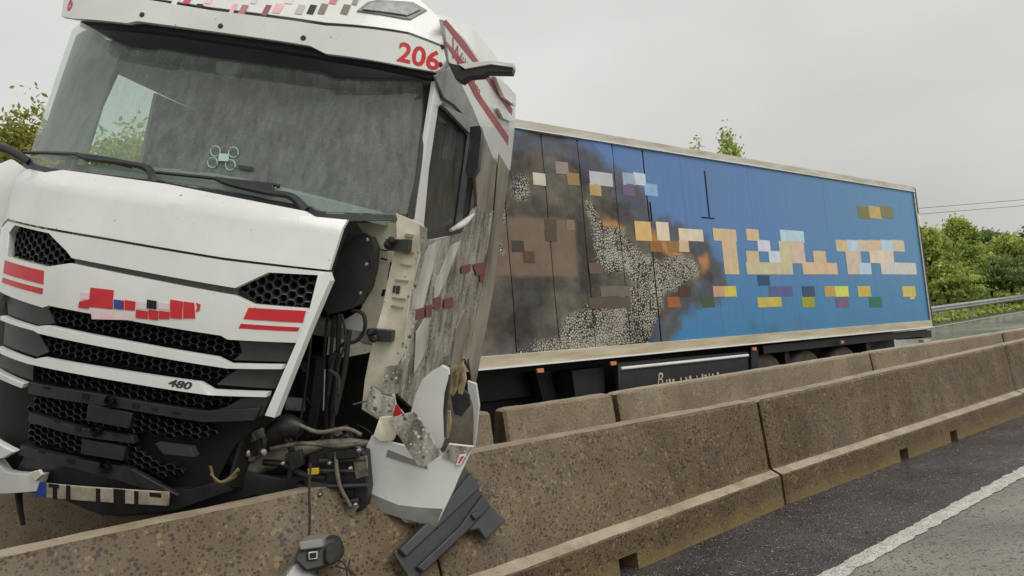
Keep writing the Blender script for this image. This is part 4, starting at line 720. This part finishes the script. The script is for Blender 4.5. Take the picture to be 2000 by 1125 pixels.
for k in range(26):
    r = random.random; c = (.45 + .75 * r(), .05 + .4 * r(), .2 + .75 * r()); d = Vector((r() - .5, (r() - .5) * .5, r() - .6)) * .3
    tube('loose_hose', [c, Vector(c) + d * .5 + Vector((.02, 0, .03)), Vector(c) + d], .006 + .01 * r(), random.choice(('rubber', 'dark_metal', 'black_plastic')), CAB, seg=6)
for k in range(14):
    r = random.random; box('bracket_piece', (.45 + .7 * r(), .25 + .35 * r(), .25 + .7 * r()), (.05 + .1 * r(), .05 + .06 * r(), .04 + .1 * r()), random.choice(('dark_metal', 'black_plastic', 'cast_metal')), CAB, rot=(60 * r(), 60 * r(), 60 * r()), bevel=.008)
for k, pts in enumerate(([(0.765,0.554),(0.943,0.617),(1.125,0.634),(1.286,0.682)], [(0.715,0.454),(0.84,0.463),(0.97,0.428),(1.092,0.437)], [(1.053,0.586),(1.103,0.448),(1.111,0.301),(1.161,0.252)], [(1.141,0.609),(1.19,0.435),(1.273,0.319)], [(0.817,0.624),(0.875,0.545),(0.881,0.396)], [(1.216,0.639),(1.294,0.565),(1.307,0.39)], [(0.906,0.719),(1.034,0.698),(1.182,0.746),(1.277,0.728)])):
    tube('bent_pipe', [(x, -.02 + .04 * (k % 3), z) for x, z in pts], .012 + .007 * (k % 3), ('cast_metal', 'dark_metal', 'black_plastic')[k % 3], CAB, seg=8)
for k, poly in enumerate(([(1.09,0.598),(1.264,0.649),(1.285,0.606),(1.111,0.555)], [(1.243,0.584),(1.317,0.612),(1.339,0.5),(1.277,0.47)], [(0.995,0.403),(1.117,0.403),(1.152,0.331),(1.043,0.324)], [(0.853,0.539),(0.945,0.583),(0.975,0.503),(0.903,0.45)], [(1.177,0.306),(1.311,0.318),(1.288,0.267),(1.199,0.26)], [(0.49,0.593),(0.562,0.649),(0.613,0.555),(0.553,0.484)], [(0.638,0.56),(0.695,0.601),(0.719,0.521),(0.667,0.487)])):
    patch('crumpled_plate', poly, YM(.0 + .02 * (k % 3)), .03, ('dark_metal', 'cast_metal', 'grey_plastic')[k % 3], CAB, bevel=.006)
for q in [(1.135,0.554),(1.256,0.548),(1.288,0.656),(0.868,0.502),(1.106,0.372),(0.604,0.571),(0.575,0.601),(1.313,0.355)]: ring('bolt', (q[0], -.06, q[1]), (0, -1, 0), .013, [(1, 0), (1, .012), (.6, .02), (0, .022)], 'bright_metal', CAB, 8)
# ---- torn door edge and hanging corner
de = patch('door_edge', [(1.21,1.971),(1.373,1.925),(1.388,1.861),(1.38,1.745),(1.358,1.559),(1.359,1.376),(1.372,1.164),(1.336,1.065),(1.337,0.926),(1.382,0.788),(1.272,0.759),(1.17,0.8),(1.164,0.973),(1.173,1.13),(1.187,1.256),(1.209,1.413),(1.222,1.63),(1.24,1.809)], YM(.3, .25, 1.2), .05, 'cream_inner', CAB, step=.06, bevel=.006)
for poly in ([(1.29,1.76),(1.351,1.764),(1.344,1.745),(1.286,1.742)], [(1.282,1.685),(1.35,1.686),(1.348,1.677),(1.281,1.676)], [(1.265,1.592),(1.345,1.596),(1.343,1.586),(1.263,1.583)], [(1.262,1.487),(1.342,1.488),(1.34,1.478),(1.26,1.477)], [(1.287,1.864),(1.336,1.863),(1.333,1.844),(1.284,1.843)], [(1.263,1.439),(1.337,1.439),(1.335,1.429),(1.261,1.429)]): patch('door_slot', poly, YM(.25), .012, 'tan_torn', de, bevel=.002)
for poly in ([(1.258,1.552),(1.271,1.554),(1.27,1.512),(1.258,1.51)], [(1.277,1.555),(1.298,1.556),(1.299,1.508),(1.277,1.51)]): patch('door_stamp', poly, YM(.25), .008, 'black_plastic', de, bevel=0)
patch('door_fold', [(1.29,1.084),(1.409,1.116),(1.417,0.973),(1.384,0.943),(1.3,0.928)], YM(.22), .03, 'scraped', de); patch('door_fold', [(1.226,0.963),(1.301,0.922),(1.371,0.91),(1.393,0.802),(1.302,0.785),(1.208,0.826)], YM(.22), .035, 'scraped', de)
for c in ([(1.192,1.813),(1.329,1.833),(1.333,1.761),(1.208,1.749)], [(1.156,1.286),(1.305,1.298),(1.308,1.232),(1.178,1.216)]): h = patch('door_hinge', c, YM(.26), .08, 'black_plastic', CAB, bevel=.012)
for q in [(1.219,1.785),(1.239,1.812),(1.188,1.272),(1.217,1.24)]: ring('hinge_pin', (q[0], .15, q[1]), (.3, -1, .2), .022, [(1, -.03), (1, .01), (.5, .02), (0, .02)], 'dark_metal', CAB, 10)
patch('torn_edge', [(1.376,1.921),(1.415,1.909),(1.42,1.75),(1.403,1.57),(1.42,1.334),(1.403,1.151),(1.383,0.952),(1.352,1.082),(1.393,1.18),(1.384,1.388),(1.383,1.566),(1.405,1.748)], YM(.22, .3, 1.2), .03, 'scraped', CAB, step=.06)
HM = YM(.16, .5, 1.35)
fl = patch('hanging_step_panel', [(1.344,0.674),(1.484,0.665),(1.624,0.58),(1.715,0.661),(1.726,0.705),(1.861,0.7),(1.804,0.502),(1.79,0.439),(1.725,0.222),(1.575,0.246),(1.33,0.278),(1.292,0.416),(1.257,0.592),(1.289,0.688)], HM, .03, 'white_paint', CAB, step=.06, bevel=.008)
patch('panel_lower_band', [(1.314,0.366),(1.503,0.322),(1.746,0.326),(1.726,0.219),(1.576,0.243),(1.331,0.275)], HM, .006, 'pillar_grey', fl, off=.031, step=.06); patch('panel_torn_rim', [(1.373,0.28),(1.637,0.243),(1.673,0.208),(1.55,0.207),(1.396,0.249)], HM, .02, 'scraped', fl, off=-.03, step=.06)
patch('panel_crease', [(1.397,0.63),(1.624,0.578),(1.634,0.55),(1.391,0.587)], HM, .003, 'pillar_grey', fl, off=.031, step=.06)
patch('panel_tip', [(1.726,0.705),(1.861,0.7),(1.815,0.593),(1.707,0.632)], HM, .012, 'scraped', fl, off=.03, step=.06); patch('panel_label', [(1.797,0.653),(1.834,0.663),(1.811,0.596),(1.785,0.591)], HM, .002, 'bar_white', fl, off=.044, bevel=0); patch('label_mark', [(1.807,0.643),(1.824,0.649),(1.804,0.603),(1.795,0.605)], HM, .002, 'red_paint', fl, off=.047, bevel=0)
patch('scraped_triangle', [(1.401,0.816),(1.464,0.863),(1.54,0.895),(1.729,0.688),(1.635,0.594),(1.605,0.597)], YM(.06), .02, 'scraped', CAB, bevel=.004)
patch('torn_rib', [(1.326,0.807),(1.431,0.835),(1.438,0.872),(1.467,0.842),(1.422,0.69),(1.351,0.671),(1.305,0.698)], YM(.14), .03, 'cream_inner', CAB)
patch('red_reflector', [(1.419,0.902),(1.427,0.909),(1.476,0.859),(1.413,0.836)], YM(.08), .01, 'reflector_red', CAB, bevel=0)
patch('dark_gap', [(1.345,0.675),(1.377,0.755),(1.594,0.553),(1.504,0.536)], YM(.25), .02, 'void_black', CAB)
patch('fender', [(1.419,0.792),(1.435,0.908),(1.461,1),(1.511,1.06),(1.563,1.101),(1.604,1.089),(1.618,1.037),(1.607,0.939),(1.614,0.827),(1.643,0.672),(1.631,0.598),(1.54,0.685)], YM(.5), .06, 'white_paint', CAB, step=.05, bevel=.02)
patch('fender_lip', [(1.578,1.046),(1.622,1.054),(1.63,0.83),(1.647,0.666),(1.635,0.664),(1.593,0.856)], YM(.5), .05, 'black_plastic', CAB)
for poly in ([(1.505,0.979),(1.553,1.036),(1.58,0.95),(1.57,0.826),(1.519,0.835)], [(1.533,0.977),(1.603,1.08),(1.617,0.939),(1.564,0.815)], [(1.581,0.96),(1.611,1.046),(1.639,0.953),(1.627,0.845),(1.598,0.847)], [(1.513,0.708),(1.562,0.724),(1.58,0.649),(1.576,0.533),(1.549,0.518),(1.547,0.625)]): patch('torn_strip', poly, YM(.95), .02, 'tan_torn', CAB, bevel=.004)
patch('splash_guard', [(1.52,0.799),(1.568,0.873),(1.649,0.822),(1.667,0.752),(1.614,0.663),(1.561,0.675)], YM(1.1), .03, 'grey_plastic', CAB)
fw = ring('front_wheel', (1.36, 1.95, .14), (.96, .3, .02), .46, [(.55, -.16), (.95, -.17), (1, -.1), (1, .1), (.95, .17), (.55, .15)], 'tyre_dirty', CAB, 40); ring('wheel_hub', (1.36, 1.95, .14), (.96, .3, .02), .46, [(.56, .14), (.5, .0), (.25, .02), (.22, .12), (0, .13)], 'dark_metal', fw, 24)
patch('rear_fender', [(1.352,0.63),(1.434,0.617),(1.491,0.429),(1.505,0.149),(1.507,0.007),(1.419,0.275)], YM(2.6), .05, 'white_paint', CAB, bevel=.01)
# ---- driver side
ap = patch('a_pillar', [(0.446,2.788),(0.7,2.726),(0.583,2.657),(0.572,2.274),(0.638,1.925),(0.377,1.943),(0.418,2.255)], SM(1.25), .03, 'bar_white', CAB, step=.5)
sg = patch('driver_window', [(0.559,2.675),(1.546,2.657),(1.59,1.926),(0.774,1.86),(0.632,1.868)], SM(1.262), 0, 'side_glass', CAB, step=.5, bevel=0)
patch('window_frame', [(0.532,2.679),(0.593,2.704),(1.666,2.677),(1.738,1.92),(0.776,1.833),(0.592,1.853),(0.599,1.886),(0.781,1.87),(1.515,1.935),(1.484,2.639)], SM(1.255), .022, 'black_plastic', CAB, step=.5)
patch('cab_side_upper', [(0.447,2.783),(0.657,2.955),(0.979,2.91),(1.427,2.85),(1.926,2.77),(2.496,2.648),(3.168,2.523),(3.172,2.25),(2.775,2.126),(2.21,2.168),(1.666,2.677),(0.593,2.704)], SM(1.25), .03, 'sooty_paint', CAB, step=.25)
lo = patch('door_skin', [(0.687,1.857),(0.797,1.84),(1.738,1.92),(2.21,2.168),(2.775,2.126),(3.172,2.25),(3.168,2.523),(3.51,2.64),(3.64,1.433),(3.424,0.484),(2.634,0.809),(1.923,0.839),(1.359,0.842),(0.968,0.689),(0.567,0.85),(0.554,1.017),(0.694,1.097),(0.646,1.336),(0.639,1.534)], SM(1.25), .035, 'scraped', CAB, step=.2)
patch('rear_fairing', [(2.779,2.691),(3.391,2.626),(3.58,1.436),(3.311,0.357),(2.754,0.795),(2.944,1.458),(2.979,2.14)], SM(1.285), .012, 'sooty_paint', CAB, step=.25)
patch('fairing_hem', [(2.015,1.149),(2.247,1.305),(2.538,1.102),(2.416,0.748),(2.31,0.447),(2.006,0.636),(2.031,0.89)], SM(1.285), .012, 'sooty_paint', CAB, step=.2)
patch('upper_pillar', [(0.344,2.795),(0.647,2.927),(0.979,2.91),(1.395,2.843),(1.808,2.757),(1.71,2.724),(0.905,2.741),(0.607,2.726)], SM(1.285), .015, 'pillar_grey', CAB, step=.25)
patch('window_visor', [(0.547,2.67),(1.096,2.725),(1.787,2.749),(1.841,2.735),(1.416,2.639)], SM(1.285), .03, 'pillar_grey', CAB, step=.25)
for poly in ([(0.475,1.543),(0.795,1.803),(1.076,1.844),(0.921,1.528),(0.849,1.324),(0.607,1.276)], [(1.09,1.522),(1.404,1.816),(1.724,1.863),(1.427,1.568),(1.13,1.375)], [(0.774,1.227),(1.086,1.378),(1.153,1.08),(0.872,0.939)]): patch('scrape_streak', poly, SM(1.288), .004, 'dirty_paint', CAB, step=.25, bevel=0)
for poly in ([(0.621,1.387),(0.864,1.392),(0.906,1.312),(0.656,1.318)], [(0.914,1.396),(1.074,1.4),(1.124,1.31),(0.957,1.315)], [(1.107,1.442),(1.311,1.447),(1.362,1.361),(1.151,1.363)], [(1.422,1.419),(1.724,1.42),(1.778,1.335),(1.465,1.347)], [(1.86,1.661),(2.209,1.681),(2.257,1.615),(1.899,1.603)], [(2.299,1.676),(2.86,1.693),(2.954,1.576),(2.557,1.574)], [(2.703,1.571),(3.063,1.574),(3.113,1.514),(2.748,1.513)]): patch('door_lettering', poly, SM(1.293), .003, 'red_sooty', CAB, step=.25, bevel=0)
tube('crease_ridge', [(1.3, y, z) for y, z in [(1.292,1.926),(1.679,1.998),(2.011,2.09)]], [.012, .03, .01], 'dirty_paint', CAB)
mir = patch('side_screen_housing', [(1.351,2.662),(1.42,2.678),(1.437,2.636),(1.449,2.382),(1.428,2.324),(1.376,2.321),(1.363,2.356),(1.362,2.561)], YM(1.3), .09, 'black_plastic', CAB, bevel=.02)
arm = patch('camera_arm', [(1.32,2.92),(1.406,2.911),(1.416,2.887),(1.58,2.943),(1.725,2.947),(1.719,2.903),(1.572,2.889),(1.544,2.865),(1.46,2.849),(1.424,2.813),(1.383,2.827)], YM(.6), .1, 'black_plastic', CAB, bevel=.012); patch('arm_cap', [(1.393,2.912),(1.572,2.954),(1.728,2.953),(1.725,2.931),(1.588,2.934),(1.435,2.889)], YM(.58), .1, 'white_paint', arm, bevel=.006)
# ---- sun visor, roof
vis = patch('sun_visor', [(-1.025,2.852),(-0.897,2.833),(-0.486,2.826),(-0.423,2.845),(0.083,2.835),(0.638,2.822),(0.731,2.791),(1.155,2.812),(1.283,2.83),(1.312,2.864),(1.318,2.925),(1.294,2.985),(1.123,3),(0.698,2.951),(0.02,2.958),(-0.376,2.979),(-1.073,3.024)], VM, .035, 'white_paint', CAB, step=.08, bevel=.008)
for q in [(-0.401,2.885),(0.096,2.87),(0.592,2.86),(1.3,2.881),(1.293,2.988)]: ring('visor_screw', VM(q[0], q[1], .034), (0, -1, 0), .017, [(1, 0), (.8, .006), (0, .007)], 'black_plastic', vis, 12)
q = [(1.095,2.834)]; text('fleet_number', '206', VM, 'red_paint', vis, q[0], .16, ang=2, sx=.86, bold=.004, off=.037)
q = [(-0.984,2.889)]; text('fleet_number', '6', VM, 'red_paint', vis, q[0], .14, ang=0, sx=.7, bold=.004, off=.037)
patch('visor_underside', [(-0.897,2.833),(-0.486,2.826),(-0.423,2.845),(0.083,2.835),(0.638,2.822),(0.731,2.791),(1.283,2.83),(1.254,2.79),(0.733,2.779),(-0.331,2.813),(-0.83,2.814)], VM, .1, 'visor_dark', CAB, off=-.12, step=.1, bevel=0)
rf = patch('roof_front', [(-1.556,3.172),(-0.485,3.032),(-0.067,3.012),(0.639,3.001),(1.075,3.051),(1.257,3.035),(1.199,3.214),(1.063,3.301),(0.842,3.465),(-0.806,3.559),(-1.909,3.6)], RM, .03, 'white_paint', CAB, step=.1, bevel=.01)
lr = patch('roof_lamp_recess', [(0.778,3.111),(0.817,3.189),(0.86,3.216),(1.045,3.262),(1.129,3.235),(1.067,3.139),(1.026,3.131)], RM, .01, 'pillar_grey', rf, off=.031, step=.1); patch('roof_lamp', [(0.808,3.126),(0.835,3.186),(1.024,3.238),(1.1,3.222),(1.047,3.154)], RM, .012, 'lamp_lens', lr, off=.042, step=.1, bevel=.006)
patch('roof_seam', [(-0.727,3.026),(-0.301,2.998),(-0.295,2.988),(-0.717,3.011)], RM, .003, 'void_black', rf, off=.031, bevel=0); patch('roof_seam', [(0.212,2.973),(0.404,2.974),(1.075,3.051),(1.077,3.041),(0.399,2.955),(0.219,2.96)], RM, .003, 'void_black', rf, off=.031, bevel=0); patch('roof_seam', [(-0.088,2.987),(0.111,2.983),(0.118,2.969),(-0.083,2.976)], RM, .003, 'void_black', rf, off=.031, bevel=0)
fprints('roof_sign', [(-0.264,3.018),(-0.22,3.077),(-0.169,2.977),(-0.128,3.027),(-0.128,3.035),(-0.091,3.101),(-0.084,3.087),(-0.025,3.133),(0.051,2.971),(0.078,3.054),(0.108,2.99),(0.149,3.055),(0.149,3.07),(0.182,3.128),(0.25,2.997),(0.285,3.073),(0.306,3.023),(0.355,3.09),(0.352,3.097),(0.398,3.157),(0.441,3.035),(0.484,3.101),(0.509,3.045),(0.549,3.111),(0.607,3.136),(0.649,3.198),(0.57,3.055),(0.61,3.129),(0.695,3.078),(0.736,3.147),(0.734,3.154),(0.764,3.222),(-0.33,3.002),(-0.294,3.076)], [(206, 82, 96), (22, 22, 24), (238, 200, 206), (214, 216, 220), (246, 176, 184), (190, 128, 132), (222, 222, 224), (158, 98, 98), (246, 196, 204), (226, 226, 228), (196, 192, 190), (54, 50, 48), (214, 128, 150), (134, 124, 116), (120, 120, 108), (150, 148, 140), (226, 228, 228)], RM, .034)
# roof shell: side fairing curving up over the cab
SF = [(0.759,2.991),(0.514,3.173),(1.106,3.234),(1.867,3.239),(2.844,3.296),(3.488,3.276),(3.636,3.098),(3.75,2.665),(3.482,2.518),(2.662,2.65),(2.026,2.785),(1.487,2.862),(1.068,2.928)]
sf = patch('roof_side_fairing', SF, SM(1.225), .03, 'white_paint', CAB, step=.25)
for poly in ([(0.498,3.152),(0.555,3.188),(1.079,3.211),(1.788,3.205),(3.354,3.205),(3.348,3.143),(1.714,3.163),(0.99,3.151)], [(0.523,3.067),(0.65,3.079),(1.198,3.089),(1.729,3.01),(3.346,2.942),(3.394,2.858),(1.628,2.956),(1.072,3.029)]): patch('red_stripe', poly, SM(1.2555), .002, 'red_faded', sf, step=.25, bevel=0)
q = [(0.759,3.13)]; text('fairing_lettering', 'Wilhelm', SM(1.2555), 'red_faded', sf, (q[0][0] + .0, q[0][1] - .1), .17, ang=-4, sx=1.8, off=.002)
patch('rear_deflector', [(2.087,3.22),(2.625,3.284),(3.173,3.315),(3.271,3.223),(2.593,3.164)], SM(1.26), .04, 'white_paint', CAB, step=.5); patch('rear_deflector', [(2.435,3.033),(3.103,3.12),(3.293,3.068),(2.746,3.004)], SM(1.26), .03, 'white_paint', CAB, step=.5)
Vr, Fr = [], []; secs = [(.62, 3.2), (1.2, 3.45), (2.0, 3.6), (2.9, 3.66), (3.3, 3.64)]
for y, zt in secs:
    for x, z in ((-1.25, 2.9), (-1.23, 3.2), (-1.1, zt - .06), (-.7, zt), (.7, zt), (1.1, zt - .06), (1.215, 3.2), (1.21, 2.9)): Vr.append((x, y, min(z, zt)))
for i in range(len(secs) - 1):
    for k in range(7): Fr.append([i * 8 + k, i * 8 + k + 1, i * 8 + 9 + k, i * 8 + 8 + k])
mk('roof_shell', Vr, Fr, 'white_paint', CAB, 40)
SLw = [(2.3, 1.0), (3.2, 1.0), (3.3, 3.2), (2.3, 3.2)]
patch('passenger_fairing', SLw, SL, .03, 'white_paint', CAB, step=.6)
# frame rails and rear axle behind the cab
for x in (-.4, .4): box('chassis_rail', (x, 3.2, .25), (.1, 5.6, .28), 'chassis_black', CAB)
box('inner_wheelhouse', (.55, 1.7, .6), (1.2, .5, 1.3), 'void_black', CAB); box('engine_block', (0, 1.0, .5), (1.6, 1.0, 1.1), 'dark_metal', CAB, bevel=.05)
for x in (-1.0, .9):
    w = ring('drive_wheel', (x, 4.9, .05), (1, 0, 0), .5, [(.55, -.2), (.95, -.22), (1, -.15), (1, .15), (.95, .22), (.55, .2)], 'rubber', CAB, 32); ring('wheel_hub', (x, 4.9, .05), (1, 0, 0), .5, [(.56, .18), (.5, .0), (.25, .02), (.22, .12), (0, .13)], 'dark_metal', w, 20)
box('axle', (0, 4.9, .05), (1.8, .16, .16), 'dark_metal', CAB); box('fifth_wheel', (0, 4.7, .48), (.9, .8, .12), 'dark_metal', CAB)
w = ring('front_wheel', (-1.05, 1.35, -.15), (1, 0, 0), .48, [(.55, -.16), (.95, -.17), (1, -.1), (1, .1), (.95, .17), (.55, .15)], 'rubber', CAB, 32)

# ------------------------------------------------------------------ debris
# black side skirt leaning against the barrier face
SKP = empty('side_skirt_panel'); tag(SKP, 'torn black plastic side skirt leaning against the speckled barrier', 'truck part')
def B3(px): return [tuple(p) for p in px]
def slab(name, P, th, mat, parent, nrm=(.62, -.72, .3), bevel=.008):
    nn = Vector(nrm).normalized() * th; k = len(P); V = [Vector(p) for p in P]; V += [p + nn for p in V[:k]]
    return mk(name, V, [list(range(k))[::-1], list(range(k, 2 * k))] + [[i, (i + 1) % k, (i + 1) % k + k, i + k] for i in range(k)], mat, parent, 35, bevel)
slab('skirt_face', [(-0.413,4.664,0.943),(-0.340,4.668,0.819),(-0.282,4.647,0.667),(-0.416,4.487,0.567),(-0.706,4.167,0.402),(-0.795,4.174,0.581),(-0.569,4.388,0.632),(-0.479,4.537,0.788)], .02, 'black_plastic', SKP)
slab('skirt_rib', [(-0.380,4.661,0.877),(-0.330,4.658,0.779),(-0.569,4.391,0.637),(-0.742,4.197,0.536),(-0.775,4.192,0.583),(-0.566,4.429,0.716)], .05, 'grey_plastic', SKP)
slab('skirt_rib', [(-0.317,4.650,0.738),(-0.276,4.648,0.660),(-0.416,4.487,0.567),(-0.654,4.225,0.434),(-0.690,4.212,0.470),(-0.458,4.470,0.605)], .05, 'black_plastic', SKP)
slab('skirt_tab', [(-0.281,4.654,0.681),(-0.178,4.685,0.560),(-0.306,4.546,0.492),(-0.343,4.545,0.559),(-0.396,4.504,0.566),(-0.412,4.503,0.592)], .03, 'grey_plastic', SKP)
slab('skirt_clip', [(-0.403,4.536,0.650),(-0.361,4.577,0.660),(-0.339,4.580,0.627),(-0.382,4.537,0.611)], .07, 'black_plastic', SKP)
# broken headlamp dangling by its cable
HL = empty('broken_headlamp'); tag(HL, 'broken headlamp dangling from a cable in front of the barrier', 'headlamp')
slab('housing', [(-1.181,3.935,0.768),(-1.037,4.044,0.740),(-1.016,4.022,0.655),(-1.065,3.960,0.612),(-1.153,3.888,0.617),(-1.210,3.875,0.691)], .12, 'black_plastic', HL, (0, -1, .1), .02)
slab('lens', [(-1.283,3.777,0.614),(-1.220,3.864,0.687),(-1.176,3.885,0.651),(-1.085,3.905,0.527),(-1.171,3.835,0.533)], .1, 'lamp_glass', HL, (0, -1, .1), .02)
slab('reflector_bowl', [(-1.266,3.789,0.608),(-1.215,3.861,0.670),(-1.184,3.875,0.645),(-1.107,3.891,0.538),(-1.171,3.838,0.542)], .06, 'bar_white', HL, (0, -1, .1), .02)
slab('mounting_plate', [(-1.181,3.937,0.773),(-1.081,4.015,0.758),(-1.073,4.001,0.713),(-1.175,3.922,0.729)], .16, 'pillar_grey', HL, (0, -1, .1), .01)
slab('connector', [(-1.140,3.945,0.714),(-1.099,3.975,0.706),(-1.098,3.959,0.668),(-1.138,3.928,0.676)], .15, 'bright_metal', HL, (0, -1, .1), .004); slab('connector_hole', [(-1.133,3.946,0.705),(-1.106,3.967,0.701),(-1.105,3.957,0.678),(-1.132,3.936,0.681)], .152, 'void_black', HL, (0, -1, .1), .0)
slab('bulb_boot', [(-1.069,4.010,0.726),(-1.023,4.045,0.717),(-1.007,4.023,0.641),(-1.038,3.984,0.613),(-1.071,3.973,0.648)], .16, 'rubber', HL, (0, -1, .1), .02)
tube('cable', [(-1.181,4.097,1.118),(-1.182,4.032,0.980),(-1.174,3.981,0.856),(-1.171,3.929,0.737),(-1.156,3.918,0.686)], .007, 'rubber', HL)
for P in ([(-1.088,3.955,0.642),(-1.015,3.995,0.596),(-0.994,3.967,0.497)], [(-1.053,3.963,0.597),(-0.972,4.004,0.536),(-0.948,3.989,0.459)], [(-0.988,4.023,0.606),(-0.996,3.998,0.567),(-0.977,3.995,0.526)]): tube('loose_wire', P, .005, 'rubber', HL, seg=5)
